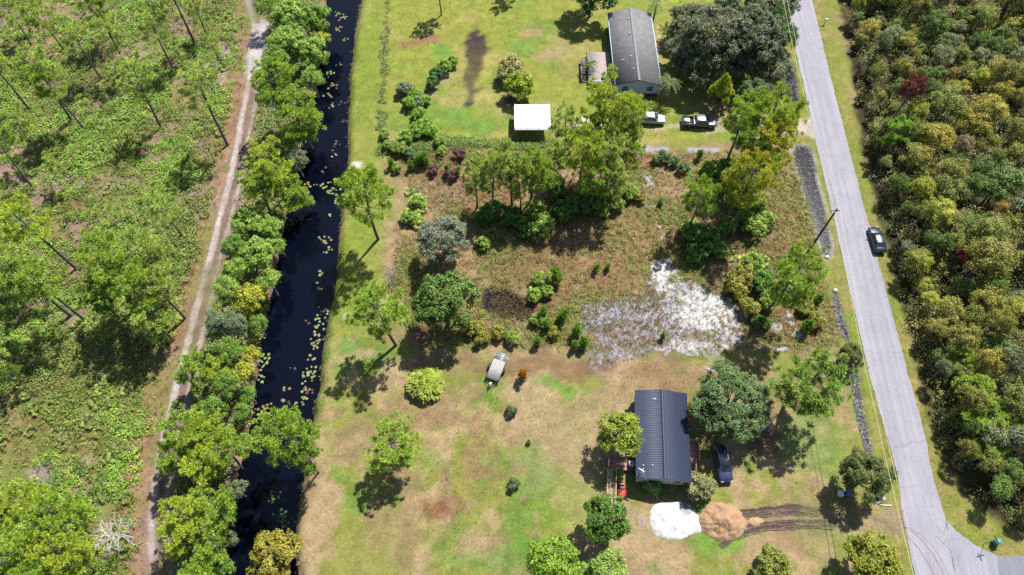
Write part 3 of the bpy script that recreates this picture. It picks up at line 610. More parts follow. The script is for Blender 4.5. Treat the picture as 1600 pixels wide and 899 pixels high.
# --- trees between the track and the canal
bg_ = 'pines along the western canal bank'; bl = 'dense yellow green pine on the strip between the dirt track and the canal'
for px, py, r, k in [(440, 128, 38, 0), (452, 168, 38, 0), (420, 252, 38, 2), (400, 292, 34, 0), (440, 292, 30, 0), (288, 680, 44, 0), (330, 668, 36, 2), (352, 704, 44, 0), (276, 720, 34, 0), (316, 730, 38, 2), (300, 806, 40, 2), (338, 800, 40, 0), (286, 846, 36, 2), (330, 850, 34, 0), (318, 572, 28, 0), (345, 578, 24, 2), (300, 590, 20, 0), (306, 906, 36, 0)]:
    if py > 300: px -= 8; r *= .9
    where = 'upstream of the pale broadleaf trees' if py < 310 else ('overhanging the dirt track' if px < 325 and py < 620 else ('over the shaded bend of the track' if py < 760 else 'across the canal from the orange tree'))
    place('pine_tree', 'pine', (px, py), r, f"{'small' if r < 30 else 'dense'} {('mid green', 'pale green', 'yellow green', 'dark green')[k]} pine {where}, west canal bank", (PG, PGP, PGY, PGD)[k], group=bg_, zs=.8)
wg = 'broadleaf trees along the western canal bank'
for px, py, r, k in [(455, 30, 32, 0), (490, 28, 28, 1), (448, 70, 32, 0), (486, 76, 28, 0), (432, 92, 22, 1), (484, 112, 20, 0), (474, 196, 22, 1), (450, 210, 22, 1), (460, 240, 20, 2), (472, 300, 15, 1), (398, 352, 30, 0), (430, 350, 24, 0), (374, 386, 24, 1), (412, 396, 34, 0), (440, 376, 16, 0), (380, 420, 26, 0), (424, 430, 22, 0), (364, 452, 24, 0), (398, 468, 28, 3), (348, 506, 22, 2), (378, 508, 24, 2), (408, 500, 18, 1), (368, 548, 26, 1), (398, 550, 18, 3), (384, 580, 22, 3), (360, 600, 26, 1), (392, 612, 18, 1), (340, 640, 24, 1), (384, 640, 18, 1), (404, 668, 12, 1), (372, 760, 20, 2), (356, 790, 22, 1), (344, 880, 24, 1), (360, 838, 16, 2), (416, 10, 22, 1), (500, 52, 14, 3)]:
    tint, l = [(LG, 'light green broadleaf tree on the western canal bank'), (GG, 'mid green bushy tree on the western canal bank'), (GREY, 'grey green bushy tree on the western canal bank'), (YG, 'yellow green bushy tree on the western canal bank')][k]
    if py > 300: px -= 9; r *= .9
    l = ('small ' if r < 18 else ('large ' if r > 25 else 'medium ')) + l + (' by the pale sandy track' if py < 120 else (' opposite the tall open pine' if py < 400 else (' opposite the broad pine' if py < 560 else ' near the round headed pine')))
    place('broadleaf_tree', 'thick' if r < 25 else 'broad', (px, py), r, l, tint, group=wg)
place('broadleaf_tree', 'broad', (420, 866), 43, 'autumn tinted orange and yellow tree at the canal edge', C(160, 154, 64), i=1)
place('pine_tree', 'pine', (446, 690), 46, 'round headed pine overhanging the canal from the lawn bank', PG, i=5)
place('pine_tree', 'pine', (478, 715), 26, 'small pine leaning out from the canal bank beside the round headed pine', PGD, i=4)
place('maple_sapling', 'shrub', (468, 184), 5, 'tiny scarlet red sapling among green trees on the canal bank', C(226, 84, 40), cat='sapling')
# --- lone pines on the lawn
place('pine_tree', 'pine', (570, 300), 40, 'tall open pine on the mown bank east of the canal', PG, i=0)
place('pine_tree', 'pine', (604, 492), 46, 'broad pine in front of the dark laurel tree, its shadow on the mown lawn', PG, i=3, zs=.8)
place('pine_tree', 'pine', (606, 690), 44, 'lone open crowned pine standing in the middle of the lower lawn', PG, i=5, sc=1.12, zs=.62)
place('pine_tree', 'pine', (1262, 588), 56, 'wide dark green pine beside the large grey oak on the lower lot', PGD, i=5, zs=.62)
place('pine_tree', 'pine', (1232, 430), 42, 'pine with a tufted crown near the utility pole', PG, i=5)
# --- middle lot
mg = 'pines behind the white carport'; ml = 'pine with tall bare trunk in the grove south of the white carport'
for px, py, r, k in [(742, 282, 24, 1), (768, 266, 28, 1), (800, 262, 30, 1), (832, 258, 28, 0), (814, 286, 26, 1), (850, 276, 26, 0), (868, 248, 20, 1)]:
    place('pine_tree', 'pine', (px, py), r, f"{'small' if r < 28 else 'tall'} {('mid green', 'pale green', 'yellow green', 'dark green')[k]} pine in the grove south of the white carport", (PG, PGP, PGY, PGD)[k], group=mg)
mg = 'tall pines south of the grey roofed house'; ml = 'tall dense pine between the white camper and the bare clearing'
for px, py, r, k in [(948, 166, 42, 2), (985, 196, 34, 1), (935, 212, 30, 0), (885, 200, 26, 1), (912, 246, 36, 2), (952, 248, 34, 1), (980, 236, 26, 0), (930, 282, 28, 0), (960, 290, 24, 1)]:
    place('pine_tree', 'pine', (px, py), r, f"{'slim' if r < 33 else 'broad'} tall {('mid green', 'pale green', 'yellow green', 'dark green')[k]} pine " + ('near the white sport utility vehicle' if px > 940 and py < 240 else ('beside the white camper' if py < 215 else 'at the edge of the brown clearing')), (PG, PGP, PGY, PGD)[k], group=mg)
mg = 'pines by the upper driveway'; ml = 'pine with open spreading crown between the silver pickup truck and the roadside ditch'
for px, py, r, k in [(1160, 190, 34, 0), (1200, 178, 36, 0), (1225, 184, 26, 0), (1205, 215, 36, 2), (1165, 226, 32, 3), (1180, 288, 40, 2), (1152, 298, 30, 0), (1196, 262, 30, 0), (1090, 312, 30, 0)]:
    place('pine_tree', 'pine', (px, py), r, f"{'slim' if r < 33 else 'broad'} {('mid green', 'pale green', 'yellowish', 'dark green')[k]} pine " + ('over the upper driveway' if py < 235 else ('standing apart at the head of the white sand' if px < 1120 else 'between the upper driveway and the utility pole')), (PG, PGP, C(180, 186, 66), PGD)[k], group=mg)
place('oak_tree', 'oak', (692, 376), 46, 'silvery grey oak above the dark laurel tree in the wooded lot', C(136, 148, 132), i=1)
place('laurel_tree', 'broad', (696, 472), 52, 'dense dark green laurel tree behind the broad pine', C(104, 134, 62), i=3)
dt = tree('dead_shrub', [DEADB], 0, *G(612, 440, 0), 1.0, 0, (1, 1, 1), 'leafless grey shrub beside the silvery oak', 'shrub', crown='twigs')
place('oak_tree', 'oak', (1142, 632), 74, 'large round grey green oak shading the east side of the blue roofed house', C(100, 126, 78), i=2, zs=.74)
place('oak_tree', 'oak', (1110, 60), 62, 'massive grey oak beside the grey roofed house', C(118, 126, 104), i=0)
place('oak_tree', 'oak', (1176, 62), 60, 'massive grey oak at the roadside behind the upper driveway', C(112, 122, 98), i=2)
place('oak_tree', 'oak', (1150, 20), 50, 'dark oak behind the two massive grey oaks', GREYD, i=0)
place('oak_tree', 'oak', (1096, 110), 36, 'lower grey oak between the grey roofed house and the yellow green cypress', GREYD, i=1)
for px, py, r, l in [(1068, 84, 36, 'grey oak nearest to the long grey shingle roof'), (1150, 92, 46, 'grey oak between the two massive ones and the cypress'), (1206, 104, 40, 'low grey oak spreading towards the road ditch'), (1080, 36, 40, 'grey oak above the palms behind the grey roofed house'), (1215, 4, 40, 'grey oak overhanging the road edge beyond the cedars')]:
    place('oak_tree', 'oak', (px, py), r, l, C(124, 132, 108), zs=.8)
place('oak_tree', 'oak', (1180, 150), 32, 'low grey oak beside the yellow green cypress', GREYD, i=1)
place('broadleaf_tree', 'broad', (925, -8), 40, 'dark tree throwing deep shade on the lawn beside the grey roofed house', DG, i=3, zs=.75)
tree('pine_tree', PINES, 0, *G(690, 24), .85, 1.0, PG, 'pine on the upper lawn casting its shadow beside the curved bed')
tree('pine_tree', PINES, 4, *G(806, -12), .95, 2.0, PG, 'pine on the upper lawn beyond the burnt patch')
place('cedar_tree', 'thick', (1226, 60), 24, 'dark cedar leaning over the road edge', C(78, 112, 50), i=3)
place('cedar_tree', 'thick', (1218, 30), 20, 'narrow dark cedar north of the one leaning over the road edge', C(78, 112, 50), i=4)
tree('cypress_tree', CONE, 0, *G(1119, 170), 1.25, 0, C(176, 188, 40), 'conical bright yellow green cypress above the silver pickup truck')
place('broadleaf_tree', 'broad', (966, 676), 38, 'bright olive green tree overhanging the west deck of the blue roofed house', C(150, 168, 62), i=1)
place('broadleaf_tree', 'broad', (948, 808), 40, 'glossy dark green round tree south of the red riding mower', C(96, 132, 50), i=1)
place('broadleaf_tree', 'broad', (864, 878), 42, 'bright lime green bushy tree west of the glossy dark tree', C(132, 168, 54), i=0)
place('broadleaf_tree', 'broad', (950, 892), 34, 'pale green loose tree beside the bright lime green one', C(150, 178, 92), i=2)
place('broadleaf_tree', 'broad', (910, 892), 16, 'small fresh green sapling between the lime green and the pale green trees', C(150, 182, 80), i=2)
place('broadleaf_tree', 'oak', (1352, 744), 46, 'dark straggly roadside tree over the blue and white bins', C(104, 118, 68), i=1)
place('large_shrub', 'broad', (1362, 872), 46, 'dense yellow green shrub at the road junction', C(140, 148, 44), cat='shrub', i=1, zs=.75)
place('large_shrub', 'shrub', (1208, 888), 30, 'olive shrub south of the tyre ruts', C(136, 146, 66), cat='shrub', i=2)
place('shrub', 'shrub', (1020, 760), 14, 'small green bush against the south wall of the blue roofed house', C(130, 164, 88), cat='shrub')
place('shrub', 'shrub', (1092, 762), 24, 'grey green bush at the south east corner of the blue roofed house', C(142, 146, 104), cat='shrub', i=2)
place('broadleaf_tree', 'oak', (1330, 556), 24, 'small dark tree rooted beside the narrow ditch', C(112, 126, 70), i=1)
for px, py, r, l, t in [(799, 642, 9, 'small round bush on the lawn due south of the utility trailer', C(96, 112, 66)), (826, 692, 4, 'tiny dark shrub alone on the lower lawn', C(80, 96, 50)), (802, 756, 10, 'small grey green bush on the lawn west of the wooden ramp', C(112, 130, 96)), (966, 742, 8, 'low green bush beside the wooden ramp', C(110, 160, 60))]:
    place('shrub', 'shrub', (px, py), r, l, t, cat='shrub', i=1)
place('shrub', 'shrub', (798, 108), 22, 'feathery tan topped bush on the upper lawn', C(168, 164, 112), cat='shrub', i=2)
place('shrub', 'shrub', (812, 136), 22, 'feathery bright green bush beside the tan topped one near the carport', C(160, 180, 58), cat='shrub', i=2, zs=1.3)
ug = 'shrubs of the curved bed on the upper lawn'
for px, py, r, k in [(676, 130, 11, 0), (682, 116, 12, 0), (696, 104, 12, 1), (708, 96, 10, 1), (632, 140, 14, 2), (648, 148, 12, 1), (640, 162, 12, 1), (654, 160, 10, 2), (666, 156, 8, 1), (654, 178, 11, 1), (664, 196, 13, 1), (650, 204, 14, 1), (672, 206, 12, 1), (636, 214, 12, 1)]:
    t, l = [(DG, 'dark green shrub in the curved bed on the upper lawn'), (C(134, 172, 66), 'fresh green shrub in the curved bed on the upper lawn'), (GREY, 'grey green shrub in the curved bed on the upper lawn')][k]
    place('shrub', 'shrub', (px, py), r, l, t, cat='shrub', group=ug)
mg = 'understory shrubs of the wooded lot'
for px, py, r, k in [(770, 328, 18, 0), (755, 340, 14, 0), (800, 338, 18, 0), (836, 330, 18, 1), (846, 352, 20, 1), (820, 356, 16, 0), (880, 330, 18, 0), (905, 318, 20, 0), (930, 316, 22, 0), (958, 318, 16, 1), (940, 330, 12, 1), (870, 300, 16, 0), (985, 300, 14, 1), (1000, 310, 9, 2), (1090, 366, 20, 0), (1076, 356, 16, 1), (1106, 380, 20, 0), (1088, 396, 18, 0), (1120, 366, 16, 0), (1128, 390, 14, 1), (1140, 350, 14, 1), (1178, 352, 20, 1), (1196, 345, 16, 1), (1120, 282, 18, 0), (1136, 262, 18, 0), (1110, 262, 14, 1), (1180, 320, 16, 1), (1038, 244, 10, 3), (1052, 252, 10, 3), (1026, 250, 8, 3), (1068, 262, 10, 3), (1160, 430, 20, 2), (1150, 448, 18, 2), (1176, 410, 16, 1), (1190, 440, 18, 0), (1170, 480, 16, 2), (1200, 470, 16, 1), (1190, 505, 14, 0), (1215, 452, 14, 1), (640, 240, 10, 3), (658, 246, 10, 3), (625, 232, 12, 1), (690, 236, 9, 1), (686, 222, 9, 1), (620, 262, 8, 1), (676, 266, 9, 4), (705, 272, 10, 4), (718, 240, 10, 4), (740, 512, 14, 2), (752, 528, 12, 2), (845, 438, 14, 1), (855, 455, 12, 1), (836, 462, 12, 1), (800, 528, 12, 1), (780, 520, 12, 2), (840, 500, 12, 1), (866, 520, 10, 2), (650, 316, 10, 1), (640, 340, 12, 1), (718, 360, 12, 3), (755, 380, 12, 1), (1260, 480, 14, 2), (1275, 500, 14, 2), (1240, 455, 12, 1), (1165, 340, 14, 1), (745, 245, 10, 1), (600, 210, 9, 1), (606, 228, 9, 1)]:
    t, l = [(C(92, 132, 54), 'dark green understory shrub in the wooded lot'), (C(140, 168, 74), 'light green understory shrub in the wooded lot'), (C(150, 148, 62), 'olive yellow understory shrub in the wooded lot'), (C(96, 132, 88), 'blue green young cedar in the wooded lot'), (C(116, 84, 86), 'purplish brown bare shrub in the wooded lot')][k]
    l = ('small ' if r < 12 else ('large ' if r > 17 else '')) + l + (' under the tall pines' if 740 < px < 1005 and py < 370 else (' near the white sand' if px > 1030 and py > 330 else (' below the upper driveway' if px > 1005 else (' around the dark puddle' if py > 420 else ' by the upper lawn edge'))))
    place('understory_shrub', 'shrub', (px, py), r, l, t, cat='shrub', group=mg)
sg_ = 'pine saplings of the wooded lot'
for px, py, s in [(886, 494, 1.1), (898, 516, 1.0), (910, 532, 1.0), (896, 538, .8), (846, 490, 1.1), (848, 505, .9), (838, 532, .8), (1270, 468, 1.1), (1254, 508, 1.1), (1035, 522, .6), (860, 430, 1.3), (950, 414, .6), (935, 418, .7), (655, 252, 1.0), (700, 262, .8), (664, 248, 1.1), (720, 268, .8), (756, 252, .9), (735, 510, .7), (1090, 240, .8), (612, 255, .8), (642, 258, .8), (1240, 385, .6), (1030, 312, .6)]:
    x, y = G(px, py + 8); tree('pine_sapling', SAPL, R.randrange(3), x, y, s, R.uniform(0, 6), C(126, 170, 66), 'knee to head high pine sapling in the wooded lot', 'sapling', sg_)
x, y = G(818, 597); tree('young_tree', SAPL, 0, x, y, .95, 0, C(186, 132, 44), 'thin sapling with rusty yellow leaves east of the utility trailer', 'sapling')
x, y = G(207, 841); o = tree('dead_tree', [DEADT], 0, x, y, 1.0, 1.0, (1, 1, 1), 'bleached leafless dead tree in the scrub', 'tree', crown='twigs', tilt=(0.05, -0.12))

# --- thicket east of the road
fr = np.random.default_rng(77); fx0, fy0 = FOREST[:, 0].min(), 8.0
cand = []; tries = 0
FCOL = [((134, 144, 70), 'olive green'), ((112, 140, 66), 'mid green'), ((152, 152, 74), 'yellowish olive'), ((172, 164, 74), 'golden yellow'), ((164, 142, 86), 'tawny brown'), ((136, 146, 112), 'silvery grey green'), ((150, 136, 112), 'half bare greyish brown'), ((170, 176, 70), 'yellow green'), ((130, 176, 66), 'bright fresh green'), ((96, 120, 58), 'dark green')]
FW = np.array([.22, .16, .18, .06, .03, .16, .06, .08, .03, .05])
while len(cand) < 292 and tries < 30000:
    tries += 1; y = fr.uniform(10, 128); x = fr.uniform(30, 30 + 90)
    half = (y * CP + CAM_H * SP) * 800 / FPX
    if x > half + 7: continue
    s = float(sd(np.array([x]), np.array([y]), FOREST)[0])
    if s > -1.0 - 0.4 * fr.random(): continue
    if any((x - a) ** 2 + (y - b) ** 2 < 2.45 ** 2 for a, b in cand): continue
    cand.append((x, y))
hx, hy = [], []
for x, y in cand:
    k = fr.choice(len(FCOL), p=FW / FW.sum()); n = float(fbm(np.array([x]), np.array([y]), 14, 81)[0])
    if n > .58 and fr.random() < .5: k = fr.choice([2, 2, 3, 7])
    if n < .42 and fr.random() < .5: k = fr.choice([0, 1, 5, 9])
    col, nm = FCOL[k]; kk = fr.uniform(.82, 1.18)
    i = int(fr.integers(len(THICK))); sc = fr.uniform(.62, 1.22); edge = -float(sd(np.array([x]), np.array([y]), FOREST)[0]); sc *= min(1, .55 + .11 * edge)
    tt = tree('thicket_tree', THICK, i, x, y, sc, fr.uniform(0, 6.28), C(*col, k=kk), f"{'low' if sc < .8 else ('tall broad' if sc > 1.08 else 'mid sized')} {nm} tree {'on the road edge' if edge < 4 else ('deep inside' if edge > 14 else 'in the front half')} of the thicket" + (' near the junction' if y < 40 else ''), 'tree', 'trees of the dense thicket', zs=fr.uniform(.8, 1.15)); tt.scale = (tt.scale[0] * fr.uniform(.8, 1.3), tt.scale[1] * fr.uniform(.8, 1.3), tt.scale[2])
place('maple_tree', 'thick', (1424, 142), 22, 'deep red maple, the larger of two in the thicket', C(128, 62, 56, k=.75), i=4, zs=1.2)
place('maple_tree', 'thick', (1502, 402), 15, 'small deep red maple in the thicket beside a golden tree', C(128, 58, 56, k=.75), i=0, zs=1.25)
place('pine_tree', 'pine', (1402, 206), 26, 'bright green pine standing out of the thicket near the larger red maple', C(138, 180, 66), i=4, zs=.6)
tg = 'pines of the thicket by the junction'
for px, py, r in [(1530, 610, 32), (1560, 660, 34), (1590, 640, 28), (1520, 650, 26), (1500, 560, 24), (1545, 700, 26)]: place('pine_tree', 'pine', (px, py), r, ('broad' if r > 30 else ('slim' if r < 25 else 'mid sized')) + ' dense green pine in the thicket above the road junction', PG, group=tg, zs=.55)

# --- palms
def frond_mesh(seed, L, n=16, leaf=.55, droop=.55, w=.05):
    r = np.random.default_rng(seed); mb = MB(); t = np.linspace(0, 1, 9)
    ax = np.c_[L * t * (1 - .18 * t), np.zeros(9), L * (.42 * t - (.42 + droop) * t * t)]; mb.tube(ax, np.linspace(.04, .01, 9), 4)
    for i in range(n):
        s = .14 + .86 * i / n; k = s * 8; j = min(int(k), 7); p = ax[j] + (ax[j + 1] - ax[j]) * (k - j); ll = leaf * (.45 + 1.1 * s - 1.2 * s * s + .3) * r.uniform(.85, 1.15)
        for sd_ in (-1, 1):
            d = unit(np.array((.55, sd_ * .8, -.22 + r.normal() * .1))); q = p + d * ll; u = np.array((w, 0, 0.01)); m = p + d * ll * .45
            mb.add([p - u * .5, m - u + (0, 0, .04), q, m + u + (0, 0, .04)], [(0, 1, 2, 3)], r.uniform(.8, 1.2))
    return mb.mesh('frond', LEAF)
FRONDS = [frond_mesh(i, 2.4) for i in range(3)]
TRUNKM = {}
def palm(px, py, h, n, sc, tint, label, skirt=False):
    x, y = G(px, py, h); o = thing('palm_tree', label, 'palm', (x, y, 0), R.uniform(0, 6))
    mb = MB(); mb.tube(curve(np.array((0, 0, -.1)), np.array((0, 0, h)), (.1, .05, 0), 8), np.linspace(.19, .14, 8), 8)
    part('trunk', mb, PALEBARK, o, True)
    for i in range(n):
        f = link('frond', FRONDS[i % 3], o, (0, 0, h), color=tint); f.rotation_euler = (0, R.uniform(-.55, .35), i * 2.4 + R.uniform(-.2, .2)); f.scale = (sc,) * 3
    return o
palm(1046, 128, 4.2, 18, 1.0, C(132, 150, 104), 'feathery palm at the corner of the grey roofed house')
palm(1026, 4, 4.6, 16, 1.0, C(140, 160, 100), 'tall palm behind the grey roofed house')
palm(1060, 6, 4.0, 14, .9, C(170, 196, 70), 'bright yellow green palm behind the grey roofed house')
palm(1044, 52, 2.4, 14, .8, C(116, 150, 60), 'low palm against the east wall of the grey roofed house')
palm(1062, 100, 2.0, 12, .7, C(110, 140, 62), 'short palm under the massive grey oak')
# big palm clump on the lawn
FANB = [frond_mesh(20 + i, 2.0, 13, .5, .75, .075) for i in range(3)]
x, y = G(666, 604); o = thing('areca_palm', 'large round clump of bright yellow green palm fronds on the lawn near the utility trailer', 'palm', (x, y, 0)); o.scale = (1.35, 1.35, 1.1)
mb = MB()
for i in range(16): a = i * 2.4; q = .18 * math.sqrt(i); mb.tube([(q * math.cos(a), q * math.sin(a), -.05), (q * 1.9 * math.cos(a), q * 1.9 * math.sin(a), 1.1)], [.05, .03], 5)
part('stem', mb, PALEBARK, o)
LEAFR = [frond_mesh(40 + i, 1.0, 9, .42, .35, .10) for i in range(3)]
for i in range(40):
    a = i * 2.399; q = math.sqrt((i + .5) / 40); cx, cy, cz = 1.65 * q * math.cos(a), 1.65 * q * math.sin(a), 2.0 * math.sqrt(max(.05, 1.06 - q * q)) * .8 + .2; tilt = q * 1.1; g_ = R.uniform(.7, 1.1)
    for j in range(5):
        f = link('frond', LEAFR[(i + j) % 3], o, (cx, cy, cz), color=C(174, 194, 82, k=g_ * R.uniform(.85, 1.1))); f.rotation_euler = (0, R.uniform(-.7, -.1) + tilt * .5 * math.cos(j * 1.257), a + j * 1.257 + R.uniform(-.3, .3)); f.scale = (R.uniform(.5, .75),) * 3
# palm in shade at the deck
palm(921, 100, 2.2, 13, .75, C(96, 124, 62), 'potted looking palm beside the deck stairs of the grey roofed house')

# palmetto fans
def palmetto(seed, n=9, fan=.42):
    r = np.random.default_rng(seed); mb = MB()
    for i in range(n):
        a = i * 2.4 + r.normal() * .3; d = np.array((math.cos(a), math.sin(a), r.uniform(.5, 1.2))); d = unit(d); p = d * r.uniform(.45, .85); s = unit(np.cross(d, (0, 0, 1))); up = np.cross(s, d); g = r.uniform(.75, 1.25); k = 7
        for j in range(k):
            th = (j / (k - 1) - .5) * 3.0; e = math.cos(th) * unit(d * np.array((1, 1, .3))) + math.sin(th) * s; q = p + e * fan * r.uniform(.85, 1.1) - np.array((0, 0, .08)); w = np.cross(unit(e), up) * .055; m = p + e * fan * .55
            mb.add([p, m - w, q, m + w], [(0, 1, 2, 3)], g * r.uniform(.85, 1.15))
    return mb
PALMS = [palmetto(500 + i, 9 + i) for i in range(4)]; PALM_ME = [p.mesh('palmetto', LEAF) for p in PALMS]
pr = np.random.default_rng(31); k = 0; tries = 0
while k < 260 and tries < 20000:
    tries += 1; px, py = pr.uniform(-10, 380), pr.uniform(0, 899); x, y = G(px, py); t = dline(np.array([x]), np.array([y]), TRACK); 
    if t[1][0] < 3.2 and not (-6 < t[1][0] < -3): continue
    if float(fbm(np.array([x]), np.array([y]), 11, 91)[0]) < .47: continue
    kk_ = pr.uniform(.8, 1.2); z = float(height(np.array([x]), np.array([y]))[0]); o = link('palmetto', PALM_ME[k % 4], None, (x, y, z), pr.uniform(0, 6), C(136, 156, 84, k=kk_ * .85)); o.scale = (pr.uniform(.75, 1.3),) * 3
    tag(o, f"{'large' if o.scale[0] > 1.12 else ('small' if o.scale[0] < .92 else 'middling')} saw palmetto with {'pale' if kk_ > 1.05 else ('dull' if kk_ < .92 else 'mid')} green fans " + ('between the track and the canal trees' if t[1][0] < 0 else ('near the dirt track' if t[1][0] < 9 else ('in the open scrub' if y < 60 else 'in the northern scrub'))), 'palmetto', 'saw palmettos of the scrub'); k += 1
for px, py, s in [(655, 316, 1.6), (648, 322, 1.4), (640, 342, 1.7), (648, 345, 1.4), (655, 352, 1.3), (660, 328, 1.2), (1180, 356, 1.8), (1196, 352, 1.6), (1186, 340, 1.5), (1172, 346, 1.4), (1165, 410, 1.5), (1180, 418, 1.6), (1190, 410, 1.3), (846, 445, 1.4), (852, 436, 1.3), (838, 452, 1.3), (640, 300, 1.0), (1110, 372, 1.4), (930, 330, 1.2), (1140, 400, 1.3)]:
    x, y = G(px, py); z = float(height(np.array([x]), np.array([y]))[0]); o = link('palmetto', PALM_ME[R.randrange(4)], None, (x, y, z), R.uniform(0, 6), C(150, 184, 78, k=R.uniform(.85, 1.2))); o.scale = (s,) * 3
    tag(o, 'saw palmetto with bright fan leaves in the wooded lot', 'palmetto', 'saw palmettos of the wooded lot')

# water lilies: each plant a rosette of floating leaves
def pad(seed):
    r = np.random.default_rng(seed); th = np.linspace(.25, 2 * math.pi - .25, 11); p = np.c_[np.cos(th), np.sin(th), np.full(11, 0)] * .5; V = np.r_[[(0, 0, 0)], p]
    V = np.r_[V, V - (0, 0, .02)]; mb = MB(); mb.add(V, [tuple(range(12))]); mb.add(V, [(i, 12 + i, 12 + (i + 1) % 12, (i + 1) % 12) for i in range(12)]); return mb.mesh('leaf', LEAF)
PAD = pad(1); lr = np.random.default_rng(41)
spots = [(527, 22, 3, 0), (536, 28, 4, 0), (530, 45, 4, 0), (540, 62, 2, 0), (515, 115, 4, 0), (520, 135, 4, 1), (512, 150, 3, 1), (518, 165, 2, 0), (500, 180, 3, 0), (495, 195, 3, 1), (522, 240, 2, 0), (505, 266, 2, 2), (512, 293, 5, 0), (520, 300, 5, 0), (500, 290, 3, 1), (524, 316, 2, 0), (516, 338, 1, 0), (507, 376, 5, 0), (512, 390, 3, 0), (500, 426, 2, 0), (498, 450, 2, 0), (505, 487, 5, 0), (498, 500, 3, 0), (497, 514, 5, 0), (495, 532, 5, 0), (490, 545, 3, 0), (480, 502, 1, 2), (488, 560, 2, 0), (486, 580, 5, 0), (480, 590, 4, 0), (475, 610, 4, 0), (484, 612, 3, 2), (474, 625, 4, 0), (461, 576, 1, 2), (445, 608, 2, 1), (442, 625, 1, 1), (452, 632, 1, 2), (414, 558, 4, 0), (410, 570, 4, 0), (408, 590, 3, 0), (416, 640, 5, 1), (410, 648, 4, 0), (440, 805, 4, 3), (446, 815, 4, 3), (425, 660, 3, 0), (425, 780, 2, 0), (470, 660, 3, 0), (478, 30, 3, 1), (462, 200, 3, 1), (488, 210, 3, 0), (482, 290, 4, 1), (474, 300, 4, 1), (410, 525, 2, 0), (432, 770, 3, 3), (532, 100, 2, 2), (535, 160, 2, 2), (538, 190, 2, 2), (526, 225, 2, 2), (480, 345, 1, 2)]
for px, py, n, k in spots:
    x, y = G(px, py, WZ); t, l = [(C(196, 206, 140), 'cluster of pale green water lily pads floating on the dark canal'), (C(190, 180, 110), 'cluster of yellowing water lily pads floating on the dark canal'), (C(140, 104, 80), 'brown withered water lily pads floating on the dark canal'), (C(110, 150, 100), 'cluster of shaded blue green lily pads under the canal trees')][k]
    o = thing('water_lily', l, 'water lily', (x, y, WZ + .012), lr.uniform(0, 6), 'water lilies on the canal')
    for i in range(int(n * 1.6) + 1):
        a = i * 2.4; q = .3 * math.sqrt(i) * 1.1; f = link('leaf', PAD, o, (q * math.cos(a) + lr.normal() * .12, q * math.sin(a) + lr.normal() * .25, .004 * i), lr.uniform(0, 6), tuple(v * lr.uniform(.32, .62) for v in t)); f.scale = (lr.uniform(.26, .5),) * 3; f.rotation_euler = (lr.normal() * .06, lr.normal() * .06, lr.uniform(0, 6))

# ------------------------------------------------------------------ undergrowth that nobody could count
def stemmed(m):
    for a in (0, 1): m.add([(-.03 * (1 - a), -.03 * a, -3.2), (.03 * (1 - a), .03 * a, -3.2), (.02 * (1 - a), .02 * a, .5), (-.02 * (1 - a), -.02 * a, .5)], [(0, 1, 2, 3)], (.6, .5, .5))
    return m
def replicate(name, protos, X, Y, sc, cols, mat_, zoff=0.0):
    V, F, Cc = [], [], []; n0 = 0; N = len(X); Z = height(X, Y) + zoff; rz = rng.uniform(0, 6.28, N); pick = rng.integers(len(protos), size=N); mbo = MB()
    for p in range(len(protos)):
        w = pick == p; m = protos[p]; pv = np.concatenate(m.v); pf = np.concatenate(m.f); pc = np.concatenate(m.c)
        c, s = np.cos(rz[w])[:, None], np.sin(rz[w])[:, None]; k = sc[w][:, None]
        vx = (pv[:, 0] * c - pv[:, 1] * s) * k + X[w][:, None]; vy = (pv[:, 0] * s + pv[:, 1] * c) * k + Y[w][:, None]; vz = pv[:, 2] * k + Z[w][:, None]
        nv = len(pv); n = w.sum()
        if n == 0: continue
        mbo.add(np.stack([vx, vy, vz], 2).reshape(-1, 3), (pf[None] + (np.arange(n) * nv)[:, None, None]).reshape(-1, pf.shape[1]), (pc[None] * cols[w][:, None, :]).reshape(-1, 3))
    o = link(name, mbo.mesh(name, mat_)); return tag(o, kind='stuff')
def bushlet(seed, n=26, rad=.42, size=.13, h=.3):
    r = np.random.default_rng(seed); mb = MB(); q = 4; cen = np.c_[r.normal(size=(q, 2)) * .25, r.uniform(.4, 1.1, q) * h]; leaves(mb, r, cen, np.tile((0, 0, 1.0), (q, 1)), n // q, rad, size, .6, .2, .6, .08, .55, False); mb.v[0][:, 2] = np.maximum(mb.v[0][:, 2], 0.0); return mb
def tuft(seed, n=14, h=.5, w=.03):
    r = np.random.default_rng(seed); mb = MB(); needles(mb, r, np.zeros((1, 3)) + np.array((0, 0, .02)), np.array([(0, 0, .4)]), n, h, w, .5, .1, .05); return mb
BUSHL = [bushlet(600 + i, 32, .42, .105) for i in range(6)]; BIGB = [bushlet(610 + i, 44, .8, .12, .8) for i in range(5)]; TUFTS = [tuft(620 + i, 12) for i in range(6)]
def scatter(n, box, dens):
    x = rng.uniform(box[0], box[1], n); y = rng.uniform(box[2], box[3], n); d = dens(x, y); m = rng.random(n) < d; return x[m], y[m]
def in_view(x, y, mgn=4): return (np.abs(x) < (y * CP + CAM_H * SP) * 800 / FPX + mgn)
def pal(n, cols, w=None, x=None, y=None, kv=.2):
    A = np.array([C(*c, k=.9) for c in cols]); k = rng.choice(len(A), size=n, p=w); return A[k] * rng.uniform(1 - kv, 1 + kv, (n, 1))
